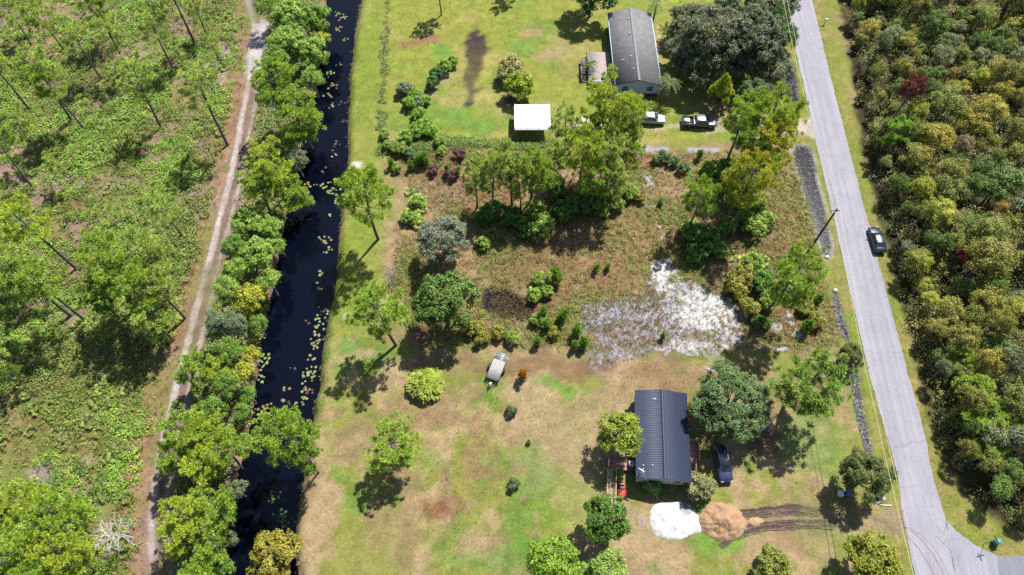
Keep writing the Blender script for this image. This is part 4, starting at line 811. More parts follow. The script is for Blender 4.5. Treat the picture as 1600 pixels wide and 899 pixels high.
# scrub
def d_scrub(x, y):
    s = dline(x, y, TRACK)[1]; return in_view(x, y) * smooth(2.2, 4.5, s) * (.14 + .86 * smooth(.44, .52, fbm(x, y, 8, 44) * .55 + fbm(x, y, 2.5, 46) * .45))
x, y = scatter(37000, (-108, -20, 8, 126), d_scrub); n = len(x)
g = fbm(x, y, 9, 48)[:, None]; c = pal(n, [(146, 184, 62), (126, 168, 62), (160, 190, 86), (98, 130, 56), (160, 150, 84)], [.34, .26, .18, .14, .08]); 
dry = (smooth(.52, .62, g)) * .55; c = c * (1 - dry) + np.array(S(156, 142, 84)) * dry
replicate('scrub_undergrowth', BUSHL, x, y, rng.uniform(.7, 1.5, n), c, STUFFLEAF)
x, y = scatter(9000, (-108, -20, 8, 126), lambda x, y: d_scrub(x, y) * smooth(.46, .56, fbm(x, y, 5, 47))); n = len(x)
replicate('scrub_bushes', BIGB, x, y, rng.uniform(.5, 1.3, n), pal(n, [(150, 182, 62), (116, 150, 60), (92, 122, 54), (150, 164, 90)]), STUFFLEAF)
x, y = scatter(16000, (-108, -20, 8, 126), lambda x, y: in_view(x, y) * smooth(1.6, 3.0, dline(x, y, TRACK)[1]) * .6); n = len(x)
replicate('scrub_grass', TUFTS, x, y, rng.uniform(.6, 1.3, n), pal(n, [(156, 146, 88), (138, 140, 70), (170, 150, 116), (150, 120, 90)]), STUFFLEAF)
# strip between track and canal
def d_bankw(x, y):
    s = dline(x, y, TRACK)[1]; e = sd(x, y, CANAL); return in_view(x, y) * smooth(1.9, 2.6, -s) * (s > -22) * smooth(.2, .6, e) * (dline(x, y, CANAL_E)[1] > 3) * .95
x, y = scatter(16000, (-60, -14, 8, 126), d_bankw); n = len(x); replicate('canal_bank_undergrowth', BUSHL, x, y, rng.uniform(.8, 1.9, n), pal(n, [(126, 156, 66), (150, 156, 84), (104, 134, 60), (160, 146, 100), (120, 140, 96)]), STUFFLEAF)
# middle lot
def d_mid(x, y): return (1 - smooth(-1.0, .3, sd(x, y, MIDDLE))) * (.12 + .88 * smooth(.45, .55, fbm(x, y, 6, 28))) * (1 - sand_amount(x, y)[0] * .82) * smooth(-.6, .4, sd(x, y, POND)) * (sd(x, y, DITCH1) > 0)
x, y = scatter(13000, (-26, 48, 36, 92), d_mid); n = len(x); c = pal(n, [(140, 148, 78), (156, 150, 90), (120, 136, 68), (172, 148, 104), (150, 114, 92)], [.22, .24, .16, .26, .12])
replicate('wooded_lot_undergrowth', BUSHL, x, y, rng.uniform(.35, 1.0, n), c, STUFFLEAF)
x, y = scatter(2600, (-26, 48, 36, 92), d_mid); n = len(x)
replicate('wooded_lot_brush', BIGB, x, y, rng.uniform(.35, .8, n), pal(n, [(146, 168, 76), (120, 148, 66), (160, 156, 84), (104, 130, 60)]), STUFFLEAF)
x, y = scatter(20000, (-26, 48, 36, 92), lambda x, y: (1 - smooth(-1., .2, sd(x, y, MIDDLE))) * (sd(x, y, POND) > -.3) * (sd(x, y, DITCH1) > 0) * (1 - .45 * sand_amount(x, y)[2] * sand_amount(x, y)[0])); n = len(x)
replicate('dry_grass', TUFTS, x, y, rng.uniform(.45, 1.05, n), pal(n, [(186, 160, 118), (160, 146, 94), (176, 136, 104), (150, 148, 84), (196, 180, 150)]), STUFFLEAF)
# thicket floor and fringe
x, y = scatter(11000, (30, 120, 10, 128), lambda x, y: in_view(x, y, 6) * (1 - smooth(-1.6, .4, sd(x, y, FOREST)))); n = len(x); 
edge_ = np.clip(-sd(x, y, FOREST) * .45 - .2, 0, 3.0); c = pal(n, [(116, 136, 66), (136, 142, 74), (98, 118, 60), (150, 142, 84), (126, 138, 104), (160, 154, 78)])
replicate('thicket_undergrowth', [stemmed(bushlet(690 + i, 48, .75, .1, .7)) for i in range(5)], x, y, rng.uniform(.7, 1.5, n), c, STUFFLEAF, edge_ * rng.uniform(.1, 1.15, n))
# fence row, lawn edges, verges
x, y = scatter(30000, (-32, -14, 78, 128), lambda x, y: (1 - smooth(.1, .9, dline(x, y, FENCEROW)[0] + (fbm(x, y, 3, 95) - .45) * 2.4)) * .35); n = len(x); replicate('fence_row_weeds', BUSHL, x, y, rng.uniform(.3, .95, n), pal(n, [(124, 150, 74), (108, 132, 66), (150, 150, 96)]), STUFFLEAF)
EDGE_U = GP([(600, 235), (640, 226), (700, 222), (760, 224), (800, 226), (870, 226)])
x, y = scatter(16000, (-24, 12, 76, 92), lambda x, y: 1 - smooth(.2, 1.3, dline(x, y, EDGE_U)[0] + (fbm(x, y, 3, 96) - .5) * 1.6)); n = len(x); replicate('lot_edge_weeds', BUSHL, x, y, rng.uniform(.5, 1.2, n), pal(n, [(118, 150, 66), (96, 128, 60), (146, 160, 80)]), STUFFLEAF)
def d_lawn(x, y):
    e = sd(x, y, ROAD); return in_view(x, y, 2) * (dline(x, y, CANAL_E)[1] < -.1) * (e > .02) * (sd(x, y, FOREST) > 0) * (sd(x, y, MIDDLE) > .2) * (sand_amount(x, y)[0] < .2) * np.maximum(.4 * smooth(.45, .62, fbm(x, y, 4, 98)), np.exp(-e / .5))
x, y = scatter(52000, (-40, 66, 10, 126), d_lawn); n = len(x); gc = ground_color(x, y) * rng.uniform(.8, 1.35, (n, 1)) * np.array((.98, 1.05, .9))
replicate('lawn_tufts', [tuft(640 + i, 7, .3, .03) for i in range(4)], x, y, rng.uniform(.35, .8, n), gc, STUFFLEAF)
x, y = scatter(9000, (-40, -10, 8, 126), lambda x, y: np.exp(-((sd(x, y, CANAL) - .35) / .45) ** 2) * (dline(x, y, CANAL_E)[1] < 1.5)); n = len(x); replicate('canal_edge_grass', TUFTS, x, y, rng.uniform(.6, 1.2, n), pal(n, [(164, 174, 76), (150, 160, 74), (176, 160, 110), (150, 124, 96)]), STUFFLEAF)
# bleached reeds standing in the ditches, pond litter
reed = []
for D, q in ((DITCH1, 620), (DITCH0, 160), (DITCH2, 260), (DITCH3, 420)):
    a = scatter(q * 14, (D[:, 0].min() - .3, D[:, 0].max() + .3, D[:, 1].min() - .3, D[:, 1].max() + .3), lambda x, y: (sd(x, y, D) < .15) * (.24 if D is DITCH1 else .7)); reed.append((a[0][:q], a[1][:q]))
x = np.concatenate([a[0] for a in reed]); y = np.concatenate([a[1] for a in reed]); n = len(x)
replicate('ditch_reeds', [tuft(660 + i, 6, .3, .04) for i in range(4)], x, y, rng.uniform(.4, .85, n), pal(n, [(228, 228, 242), (200, 198, 216), (160, 156, 178), (140, 150, 110)], [.5, .3, .14, .06]), STUFFLEAF, .2)
x, y = scatter(4000, (POND[:, 0].min(), POND[:, 0].max(), POND[:, 1].min(), POND[:, 1].max()), lambda x, y: (sd(x, y, POND) < .1) * smooth(POND[:, 0].min() + .5, POND[:, 0].min() + 3, x) * .4); n = len(x)
replicate('pond_litter', [tuft(670 + i, 6, .4, .04) for i in range(3)], x, y, rng.uniform(.5, 1.1, n), pal(n, [(150, 120, 100), (170, 150, 130), (120, 130, 70), (110, 80, 80)]), STUFFLEAF, .12)
x, y = scatter(60000, (SAND[:, 0].min(), SAND[:, 0].max(), SAND[:, 1].min(), SAND[:, 1].max()), lambda x, y: (sand_amount(x, y)[0] > .3) * (1 - .86 * sand_amount(x, y)[2]) * .16); n = len(x)
replicate('sand_grass', [tuft(680 + i, 6, .3, .028) for i in range(4)], x, y, rng.uniform(.5, 1.0, n), pal(n, [(150, 134, 130), (176, 160, 150), (130, 112, 100), (140, 130, 90)]), STUFFLEAF)
for ob in list(COL.objects):
    if ob.name.startswith('twigs'): ob['kind'] = 'stuff'

# ------------------------------------------------------------------ materials for built things
NAVYROOF = mat('navy_metal_roof', (0.022, 0.029, 0.056), 0.6, 0.12, 1.0, 0, metal=0.0, spec=0.3)
SIDING = mat('cream_siding', (0.42, 0.40, 0.34), 0.7, 0.08, 2.0); WHITEP = mat('white_paint', (0.62, 0.62, 0.60), 0.6, 0.06, 2.0)
BLUEWALL = mat('pale_blue_siding', (0.38, 0.47, 0.58), 0.7, 0.08, 2.0); TRIM = mat('trim', (0.5, 0.5, 0.48), .6, .05)
GLASSM = mat('window_glass', (0.02, 0.03, 0.045), 0.06, 0.1, 1.0, spec=.8); DARKM = mat('dark_skirting', (0.06, 0.055, 0.05), .8, .2)
REDWOOD = mat('reddish_deck_wood', (0.30, 0.165, 0.12), .8, .25, 3.0); TANWOOD = mat('tan_new_wood', (0.36, 0.26, 0.16), .8, .25, 3.0); GREYWOOD = mat('weathered_grey_wood', (0.30, 0.25, 0.24), .85, .25, 2.0); BROWNWOOD = mat('brown_step_wood', (0.13, 0.09, 0.075), .85, .25, 3)
WHITEMETAL = mat('white_metal', (0.5, 0.5, 0.495), .45, .10, 1.0); GALV = mat('galvanised_steel', (0.35, 0.36, 0.37), .45, .15, 4, metal=.6)
BLACKM = mat('black_rubber', (0.018, 0.018, 0.018), .8, .2); CHROME = mat('alloy_rim', (.4, .4, .42), .3, .1, metal=.8); REDL = mat('red_lamp', (.25, .01, .01), .3, .1); CLEARL = mat('clear_lamp', (.5, .5, .5), .15, .1)
def shingle_mat():
    m = mat('grey_shingles', (0.125, 0.122, 0.125), .9, .18, 1.2, .3, 30); nt = m.node_tree; N = nt.nodes; L = nt.links; b = N['Principled BSDF']
    tc = N.new('ShaderNodeTexCoord'); br = N.new('ShaderNodeTexBrick'); br.inputs['Scale'].default_value = 1.0; br.inputs['Brick Width'].default_value = .9; br.inputs['Row Height'].default_value = .28; br.inputs['Mortar Size'].default_value = .02
    br.inputs['Color1'].default_value = (.9, .9, .9, 1); br.inputs['Color2'].default_value = (1.1, 1.1, 1.1, 1); br.inputs['Mortar'].default_value = (.72, .72, .72, 1)
    sp = N.new('ShaderNodeSeparateXYZ'); cb = N.new('ShaderNodeCombineXYZ'); L.new(tc.outputs['Object'], sp.inputs[0]); L.new(sp.outputs[1], cb.inputs[0]); L.new(sp.outputs[0], cb.inputs[1]); L.new(cb.outputs[0], br.inputs['Vector'])
    src = b.inputs['Base Color'].links[0].from_socket; mx = N.new('ShaderNodeVectorMath'); mx.operation = 'MULTIPLY'; L.new(src, mx.inputs[0]); L.new(br.outputs['Color'], mx.inputs[1]); L.new(mx.outputs[0], b.inputs['Base Color']); return m
SHINGLE = shingle_mat()

def window(parent, c, w, h, face, frame=None):
    """frame and pane on a wall; face is the outward axis: 's','n','e','w'"""
    ax = {'s': (0, -1), 'n': (0, 1), 'e': (1, 0), 'w': (-1, 0)}[face]; hor = face in 'sn'
    fr = MB(); t = .07; d = .06
    def bx(mb, du, dz, su, sz, th, off):
        cx, cy = c[0] + ax[0] * off + (du if hor else 0), c[1] + ax[1] * off + (0 if hor else du); mb.box((cx, cy, c[2] + dz), (su, th, sz) if hor else (th, su, sz))
    for s in (-1, 1): bx(fr, s * (w / 2 + t / 2), 0, t, h + 2 * t, d, d / 2); bx(fr, 0, s * (h / 2 + t / 2), w, t, d, d / 2)
    bx(fr, 0, 0, w, .04, d * .8, d / 2)
    o = part('window', fr, frame or WHITEP, parent); g = MB(); bx(g, 0, 0, w, h, .02, .015); part('pane', g, GLASSM, o); return o

def gable_house(o, W, L, base, eave, ridge, ov, wallm, roofm, panels):
    w, l = W / 2 - ov, L / 2 - ov; sl = (ridge - eave) / (W / 2); wz = eave + sl * (W / 2 - w) - .05
    wl = MB(); wl.add([(-w, -l, base), (w, -l, base), (w, -l, wz), (0, -l, wz + sl * w), (-w, -l, wz), (-w, l, base), (w, l, base), (w, l, wz), (0, l, wz + sl * w), (-w, l, wz)], [(0, 1, 2, 3, 4)]); V = wl.v[0]
    wl.add(V, [(6, 5, 9, 8, 7)]); wl.add(V, [(1, 6, 7, 2), (5, 0, 4, 9)])
    wall = part('wall', wl, wallm, o)
    sk = MB(); sk.box((0, 0, base / 2 - .1), (2 * w - .12, 2 * l - .12, base + .2)); part('skirting', sk, DARKM, o)
    tr = MB()
    for s in (-1, 1):
        for e in (-1, 1):
            tr.box((s * (w + .01), e * (l + .01), (base + wz) / 2), (.1, .1, wz - base))
    part('corner_trim', tr, TRIM, wall)
    return wall, w, l, wz, sl

def house_a():
    o = thing('house', 'cream walled house with a navy blue ribbed metal roof', 'house', (HOUSE_A[0], HOUSE_A[1], 0), math.radians(-4.2))
    W, L, eave, ridge = 6.95, 11.9, 2.9, 3.75; wall, w, l, wz, sl = gable_house(o, W, L, .6, eave, ridge, .28, SIDING, NAVYROOF, True)
    roof = MB(); roof.box((0, 0, 0), (.01, .01, .01))
    core = MB(); t = .06; z0, z1 = eave - t, ridge - t
    core.add([(-W / 2 + .02, -L / 2 + .02, z0), (0, -L / 2 + .02, z1), (W / 2 - .02, -L / 2 + .02, z0), (-W / 2 + .02, L / 2 - .02, z0), (0, L / 2 - .02, z1), (W / 2 - .02, L / 2 - .02, z0)], [(0, 1, 4, 3), (1, 2, 5, 4)])
    core.add([(-W / 2 + .02, -L / 2 + .02, z0 - .12), (0, -L / 2 + .02, z1 - .12), (W / 2 - .02, -L / 2 + .02, z0 - .12), (-W / 2 + .02, L / 2 - .02, z0 - .12), (0, L / 2 - .02, z1 - .12), (W / 2 - .02, L / 2 - .02, z0 - .12)], [(3, 4, 1, 0), (4, 5, 2, 1)])
    rf = part('roof', core, TRIM, o)
    n = 13; pw = L / n; me = {}
    for s in (-1, 1):
        mb = MB(); prof = [(-pw / 2 + .004, 0)]
        for k in range(4):
            yc = -pw / 2 + pw * (k + .5) / 4; prof += [(yc - .045, 0), (yc - .02, .028), (yc + .02, .028), (yc + .045, 0)]
        prof += [(pw / 2 - .004, 0)]
        P0 = [(0 if s > 0 else 0, y, h) for y, h in prof]; m = len(prof); V = [(s * .02, y, ridge + h + .012 - sl * .02) for y, h in prof] + [(s * W / 2, y, eave + h + .012) for y, h in prof] + [(s * W / 2, y, eave - .05) for y, h in prof]
        f = [(i, i + 1, m + i + 1, m + i) if s > 0 else (i, m + i, m + i + 1, i + 1) for i in range(m - 1)] + [(m + i, m + i + 1, 2 * m + i + 1, 2 * m + i) for i in range(m - 1)]
        mb.add(V, f); me = mb.mesh('roof_panel', NAVYROOF)
        for k in range(n): link('roof_panel', me, rf, (0, -L / 2 + pw * (k + .5), 0))
    rc = MB(); rc.prism([(-.2, ridge - .2 * sl + .035), (0, ridge + .085), (.2, ridge - .2 * sl + .035), (.2, ridge - .2 * sl + .075), (0, ridge + .125), (-.2, ridge - .2 * sl + .075)], -L / 2 - .01, L / 2 + .01, 'y'); part('ridge_cap', rc, NAVYROOF, rf)
    fa = MB()
    for s in (-1, 1):
        for e in (-1, 1): fa.add([(0, e * (L / 2 + .02), ridge + .03), (s * W / 2, e * (L / 2 + .02), eave + .03), (s * W / 2, e * (L / 2 + .02), eave - .15), (0, e * (L / 2 + .02), ridge - .15)], [(0, 1, 2, 3)])
    part('bargeboard', fa, SIDING, rf)
    for x, y in ((-.9, 4.6), (-1.1, 4.6), (-1.5, -4.3), (-2.6, -4.3)):
        v = MB(); zz = ridge + x * sl; v.tube([(x, y, zz - .05), (x, y, zz + .22)], .05, 8); part('vent_pipe', v, GALV, rf)
    for c, f, ww in (((1.9, -l, 1.75), 's', .8), ((-1.3, -l, 1.75), 's', 1.2), ((-w, 3.4, 1.75), 'w', 1.1), ((-w, .9, 1.75), 'w', 1.1), ((w, 3.6, 1.75), 'e', 1.1), ((w, -4.0, 1.75), 'e', .9), ((0, l, 1.75), 'n', 1.2)): window(o, c, ww, .95, f)
    for s, y in ((-1, -3.2), (1, -1.2)):
        d = MB(); d.box((s * (w + .03), y, 1.62), (.06, .92, 2.02)); dd = part('door', d, WHITEP, o); h = MB(); h.box((s * (w + .09), y + .35, 1.6), (.05, .06, .12)); part('handle', h, GALV, dd)
    return o, w, l
oa, wa, la = house_a()
def loc_a(x, y): a = math.radians(-4.2); return (HOUSE_A[0] + x * math.cos(a) - y * math.sin(a), HOUSE_A[1] + x * math.sin(a) + y * math.cos(a))

def planks(parent, x0, x1, y0, y1, z, m, along='x', w=.14, th=.04):
    a, b = (y0, y1) if along == 'x' else (x0, x1); n = max(1, int((b - a) / w)); s = (b - a) / n; mb = MB()
    for i in range(n):
        c = a + s * (i + .5); L0 = (x1 - x0) if along == 'x' else (y1 - y0)
        mb.box(((x0 + x1) / 2, c, z - th / 2), (L0, s - .015, th)) if along == 'x' else mb.box((c, (y0 + y1) / 2, z - th / 2), (s - .015, L0, th))
    return part('decking', mb, m, parent)
def railing(parent, pts, z, m, h=.95, gap=.14):
    for i in range(len(pts) - 1):
        a, b = np.array(pts[i] + (z,)) if len(pts[i]) == 2 else np.array(pts[i]), np.array(pts[i + 1] + (z,)) if len(pts[i + 1]) == 2 else np.array(pts[i + 1]); L = np.linalg.norm((b - a)[:2]); mb = MB(); rz = math.atan2(b[1] - a[1], b[0] - a[0]); d = (b - a) / L
        for hh in (h, .12):
            k = b - a; mb.add(np.array([a + (0, 0, hh - .04), b + (0, 0, hh - .04), b + (0, 0, hh), a + (0, 0, hh)]).repeat(1, 0) + np.array((math.sin(rz), -math.cos(rz), 0)) * .045, [(0, 1, 2, 3)]); mb.add(np.array([a + (0, 0, hh - .04), b + (0, 0, hh - .04), b + (0, 0, hh), a + (0, 0, hh)]) - np.array((math.sin(rz), -math.cos(rz), 0)) * .045, [(3, 2, 1, 0)])
            q = np.array((math.sin(rz), -math.cos(rz), 0)) * .045; mb.add([a + (0, 0, hh) + q, b + (0, 0, hh) + q, b + (0, 0, hh) - q, a + (0, 0, hh) - q], [(0, 1, 2, 3)])
        for k in range(int(L / gap) + 1): p = a + d * min(L, k * gap); mb.box((p[0], p[1], p[2] + h / 2), (.04, .04, h - .05))
        part('railing', mb, m, parent)
    for p in pts:
        q = p if len(p) == 3 else p + (z,); mb = MB(); mb.box((q[0], q[1], q[2] + h / 2 - .3), (.1, .1, h + .75)); part('post', mb, m, parent)
def stairs(parent, x, y, z, dx, dy, n, w, m, run=.28):
    """n treads going down from (x, y, z) along (dx, dy)"""
    for i in range(n):
        mb = MB(); cx, cy = x + dx * run * (i + .5), y + dy * run * (i + .5); zz = z - z / (n + 1) * (i + 1); mb.box((cx, cy, zz - .025), (run + .02, w, .05) if dx else (w, run + .02, .05)); part('step', mb, m, parent)
    mb = MB()
    for s in (-1, 1):
        e = run * n; a = np.array((x, y, z - .05)); b = np.array((x + dx * e, y + dy * e, .02)); q = np.array((dy, dx, 0)) * s * (w / 2 + .03); mb.tube([a + q - (0, 0, .1), b + q], .06, 4)
    part('stringer', mb, m, parent)
# west deck with ramp
d = thing('deck', 'reddish wooden deck with a long ramp on the west side of the blue roofed house', 'deck', (*loc_a(-wa, 0), 0), math.radians(-4.2))
planks(d, -3.6, -.05, -4.3, -2.6, .62, REDWOOD); mb = MB(); mb.box((-1.8, -3.45, .3), (3.4, 1.6, .5)); part('deck_frame', mb, BROWNWOOD, d)
railing(d, [(-3.55, -2.65), (-.1, -2.65)], .62, REDWOOD); railing(d, [(-3.55, -4.2), (-3.55, -2.65)], .62, REDWOOD)
mb = MB()
for i in range(30): zz = .6 - .58 * i / 30; mb.box((-3.1, -4.36 - i * .145, zz), (1.0, .13, .04))
part('ramp', mb, TANWOOD, d)
for s in (-1, 1): railing(d, [(-3.1 + s * .55, -4.4, .6), (-3.1 + s * .55, -8.7, .0)], .6, TANWOOD, .8, .3)
mb = MB(); mb.box((0, 0, .36), (.7, .6, .72)); mb.disc((0, 0, .73), .25, 14); x, y = loc_a(-wa - .55, -3.5); ac = thing('air_conditioner', 'white air conditioner unit on the west deck against the house wall', 'air conditioner', (x, y, .62)); part('cabinet', mb, WHITEP, ac); mb = MB()
for i in range(6): mb.box((0, 0, .74 + .002 * i), (.46, .02, .012), i * math.pi / 6)
part('fan_grille', mb, DARKM, ac)
# east deck
d = thing('deck', 'small reddish porch deck with steps on the east side of the blue roofed house', 'deck', (*loc_a(wa, 0), 0), math.radians(-4.2))
planks(d, .05, 1.9, -2.4, .2, .62, REDWOOD); mb = MB(); mb.box((1.0, -1.1, .3), (1.7, 2.4, .5)); part('deck_frame', mb, BROWNWOOD, d); railing(d, [(.1, .15), (1.85, .15), (1.85, -2.35)], .62, TANWOOD); stairs(d, .75, -2.4, .62, 0, -1, 4, 1.1, REDWOOD); railing(d, [(1.4, -2.4, .6), (1.4, -3.6, .02)], .6, TANWOOD, .85)
mb = MB(); mb.box((0, 0, .3), (1.0, .7, .6)); x, y = loc_a(-.9, -la - .6); o = thing('storage_box', 'white storage box against the south wall of the blue roofed house', 'box', (x, y, 0), math.radians(-4.2)); part('body', mb, WHITEP, o); mb = MB(); mb.box((0, 0, .63), (1.05, .75, .06)); part('lid', mb, WHITEMETAL, o)
# antenna mast and its guy line
x, y = loc_a(-3.0, -la + .4); o = thing('antenna', 'white antenna mast on the south west corner of the navy roof', 'antenna', (x, y, 2.9)); mb = MB(); mb.tube([(0, 0, 0), (0, 0, 1.5)], .045, 6); part('mast', mb, WHITEMETAL, o); mb = MB(); mb.box((0, 0, 1.45), (.9, .14, .06), -.6); part('crossbar', mb, WHITEMETAL, o); mb = MB(); mb.box((.1, .0, 1.3), (.06, .7, .06), -.6); part('element', mb, WHITEMETAL, o)
a = np.array((x, y, 4.1)); b = np.array((*G(1030, 784), .02)); mb = MB(); mb.tube([a, (a + b) / 2 - (0, 0, .05), b], .02, 5); tag(part('guy_line', mb, WHITEMETAL, None), 'thin pale guy line running from the antenna down to the white sand', 'cable')

# grey roofed house
def house_b():
    o = thing('house', 'pale blue walled house with a long grey shingle roof', 'house', (HOUSE_B[0], HOUSE_B[1], 0)); W, L, eave, ridge = 8.0, 18.9, 3.0, 4.1
    wall, w, l, wz, sl = gable_house(o, W, L, .7, eave, ridge, .25, BLUEWALL, SHINGLE, False)
    rb = MB(); t = .16
    for s in (-1, 1):
        V = [(0, -L / 2, ridge), (s * W / 2, -L / 2, eave), (s * W / 2, L / 2, eave), (0, L / 2, ridge)]; V2 = [(a, b, c - t) for a, b, c in V]; f = [(0, 1, 2, 3), (7, 6, 5, 4), (0, 4, 5, 1), (1, 5, 6, 2), (2, 6, 7, 3)]; rb.add(V + V2, f if s > 0 else [q[::-1] for q in f])
    rf = part('roof', rb, SHINGLE, o); rc = MB(); rc.prism([(-.22, ridge - .22 * sl + .01), (0, ridge + .03), (.22, ridge - .22 * sl + .01), (.22, ridge - .22 * sl + .05), (0, ridge + .07), (-.22, ridge - .22 * sl + .05)], -L / 2 - .01, L / 2 + .01, 'y'); part('ridge_cap', rc, mat('ridge_shingle', (.17, .165, .165), .9, .15), rf)
    for x, y in ((-.6, 6.5), (-.7, 2.5), (-1.0, -3.4), (-2.4, -4.0), (-.8, -6.6)):
        v = MB(); zz = ridge + x * sl; v.tube([(x, y, zz - .05), (x, y, zz + .3)], .09, 8); part('vent_pipe', v, WHITEMETAL, rf)
    gt = MB(); gt.box((-W / 2 - .06, 0, eave - .1), (.12, L, .12)); gt.box((W / 2 + .06, 0, eave - .1), (.12, L, .12)); part('gutter', gt, BLUEWALL, rf)
    for y in (-7.5, -1.2, 3.5, 7.0): window(o, (-w, y, 1.9), 1.1, 1.0, 'w')
    for y in (-6.5, -2.5, 2.0, 6.5): window(o, (w, y, 1.9), 1.1, 1.0, 'e')
    for x in (-2.2, 2.2): window(o, (x, -l, 1.9), 1.0, 1.0, 's')
    d = MB(); d.box((-w - .03, -3.6, 1.75), (.06, .95, 2.05)); dd = part('door', d, WHITEP, o); h = MB(); h.box((-w - .09, -3.2, 1.7), (.05, .06, .12)); part('handle', h, GALV, dd); return o
house_b()
d = thing('deck', 'square pale weathered deck with stairs beside the grey roofed house', 'deck', (16.1, 100.2, 0)); planks(d, -2.3, 2.1, -4.0, 4.0, .9, GREYWOOD); mb = MB(); mb.box((-.1, 0, .44), (4.2, 7.8, .82)); part('deck_frame', mb, BLUEWALL, d)
railing(d, [(-2.25, 3.95), (-2.25, -.2)], .9, GREYWOOD); railing(d, [(-2.25, -3.95), (1.9, -3.95)], .9, BLUEWALL, .5, .12); stairs(d, -2.95, .3, .9, 0, -1, 6, 1.2, BROWNWOOD, .55); mb = MB(); mb.box((-2.9, 1.4, .86), (1.2, 2.2, .08)); part('landing', mb, BROWNWOOD, d); mb = MB(); mb.box((-3.5, -1.3, .5), (.06, 3.3, .9)); part('stair_side', mb, BLUEWALL, d)
mb = MB(); mb.box((0, 0, .22), (.8, .6, .44)); o = thing('storage_bin', 'small teal storage bin on the pale deck', 'bin', (16.6, 97.3, .9)); part('body', mb, mat('teal_plastic', (.05, .18, .17), .5), o); mb = MB(); mb.box((0, 0, .47), (.86, .66, .06)); part('lid', mb, mat('teal_lid', (.08, .22, .2), .5), o)
# carport
o = thing('carport', 'open carport with a bright white metal roof on black shaded ground', 'carport', (3.45, 86.6, 0)); W, L = 6.1, 5.9
n = 6
for k in range(n):
    mb = MB(); m = 13; x0, x1 = -W / 2 + W * k / n + .004, -W / 2 + W * (k + 1) / n - .004; yy = np.linspace(-L / 2, L / 2, m); zz = 2.55 + .28 * (1 - (2 * yy / L) ** 2) - .25 * (np.abs(2 * yy / L) > .98)
    V = [(x0, a, b) for a, b in zip(yy, zz)] + [(x1, a, b) for a, b in zip(yy, zz)]; V2 = [(a, b, c - .04) for a, b, c in V]; mb.add(V + V2, [(i, m + i, m + i + 1, i + 1) for i in range(m - 1)] + [(2 * m + i + 1, 3 * m + i + 1, 3 * m + i, 2 * m + i) for i in range(m - 1)]); part('roof_panel', mb, WHITEMETAL, o)
for sx in (-1, -.33, .33, 1):
    for sy in (-1, 1): mb = MB(); mb.box((sx * (W / 2 - .1), sy * (L / 2 - .12), 1.2), (.07, .07, 2.5)); part('post', mb, GALV, o)
for sx in (-1, -.33, .33, 1): mb = MB(); mb.box((sx * (W / 2 - .1), 0, 2.42), (.06, L - .3, .07)); part('rafter', mb, GALV, o)

# ------------------------------------------------------------------ vehicles (x forward)
def paint(name, c, rough=.25): return mat(name, c, rough, .03, 1.0, spec=.6, coat=.6)
def wheel(parent, x, y, r=.34):
    t = MB(); th = np.arange(18) / 18 * 2 * math.pi; prof = [(r * .62, -.1), (r * .95, -.11), (r, -.07), (r, .07), (r * .95, .11), (r * .62, .1)]
    V = np.concatenate([np.c_[p * np.cos(th), np.full(18, q), p * np.sin(th)] for p, q in prof]); t.add(V, [(i * 18 + j, i * 18 + (j + 1) % 18, (i + 1) * 18 + (j + 1) % 18, (i + 1) * 18 + j) for i in range(5) for j in range(18)])
    w = part('wheel', t, BLACKM, parent, True, loc=(x, y, r)); rm = MB(); rm.disc((0, 0, 0), r * .63, 14, 'y', .17); part('rim', rm, CHROME, w)
def hull(sections, m=None):
    """sections: (x, half width, z bottom, z belt, z top) -> closed body"""
    mb = MB(); n = len(sections); rows = []
    for x, w, zb, zm, zt in sections: rows.append([(x, w * .92, zb), (x, w, (zb + zm) / 2), (x, w, zm), (x, w * .93, zt - .03), (x, w * .8, zt), (x, 0, zt + .025), (x, -w * .8, zt), (x, -w * .93, zt - .03), (x, -w, zm), (x, -w, (zb + zm) / 2), (x, -w * .92, zb)])
    V = np.array(rows).reshape(-1, 3); k = 11; mb.add(V, [(i * k + j, (i + 1) * k + j, (i + 1) * k + (j + 1) % k, i * k + (j + 1) % k) for i in range(n - 1) for j in range(k)]); mb.add(V, [tuple(range(k))]); mb.add(V, [tuple(range((n - 1) * k, n * k))[::-1]]); return mb
def cabin(o, xr, xf, tr, tf, w, wt, zb, zt, pm, mid=()):
    """greenhouse: glass on four sides under a roof panel, pillars between"""
    B = [(xf, w, zb), (xf, -w, zb), (xr, -w, zb), (xr, w, zb)]; T = [(tf, wt, zt), (tf, -wt, zt), (tr, -wt, zt), (tr, wt, zt)]
    cen = np.array(((xr + xf) / 2, 0, (zb + zt) / 2))
    for nm, i in (('windshield', 0), ('side_window', 1), ('rear_window', 2), ('side_window', 3)):
        j = (i + 1) % 4; V = np.array([B[i], B[j], T[j], T[i]]); mb = MB(); mb.add(V, [(0, 1, 2, 3)]); part(nm, mb, GLASSM, o)
    for i in range(4): pl = MB(); pl.tube([np.array(B[i]) - (0, 0, .05), np.array(T[i])], .05, 5); part('pillar', pl, pm, o)
    for f in mid:
        for s in (0, 1):
            a = np.array(B[3 if s == 0 else 2]) * (1 - f) + np.array(B[0 if s == 0 else 1]) * f; b = np.array(T[3 if s == 0 else 2]) * (1 - f) + np.array(T[0 if s == 0 else 1]) * f; pl = MB(); pl.tube([a, b], .045, 5); part('pillar', pl, pm, o)
    rf = hull([(tr - .06, wt * .93, zt - .05, zt - .01, zt + .01), (tr + .15, wt + .03, zt - .05, zt, zt + .05), (tf - .15, wt + .03, zt - .05, zt, zt + .05), (tf + .08, wt * .93, zt - .05, zt - .01, zt + .01)]); part('roof', rf, pm, o, True)
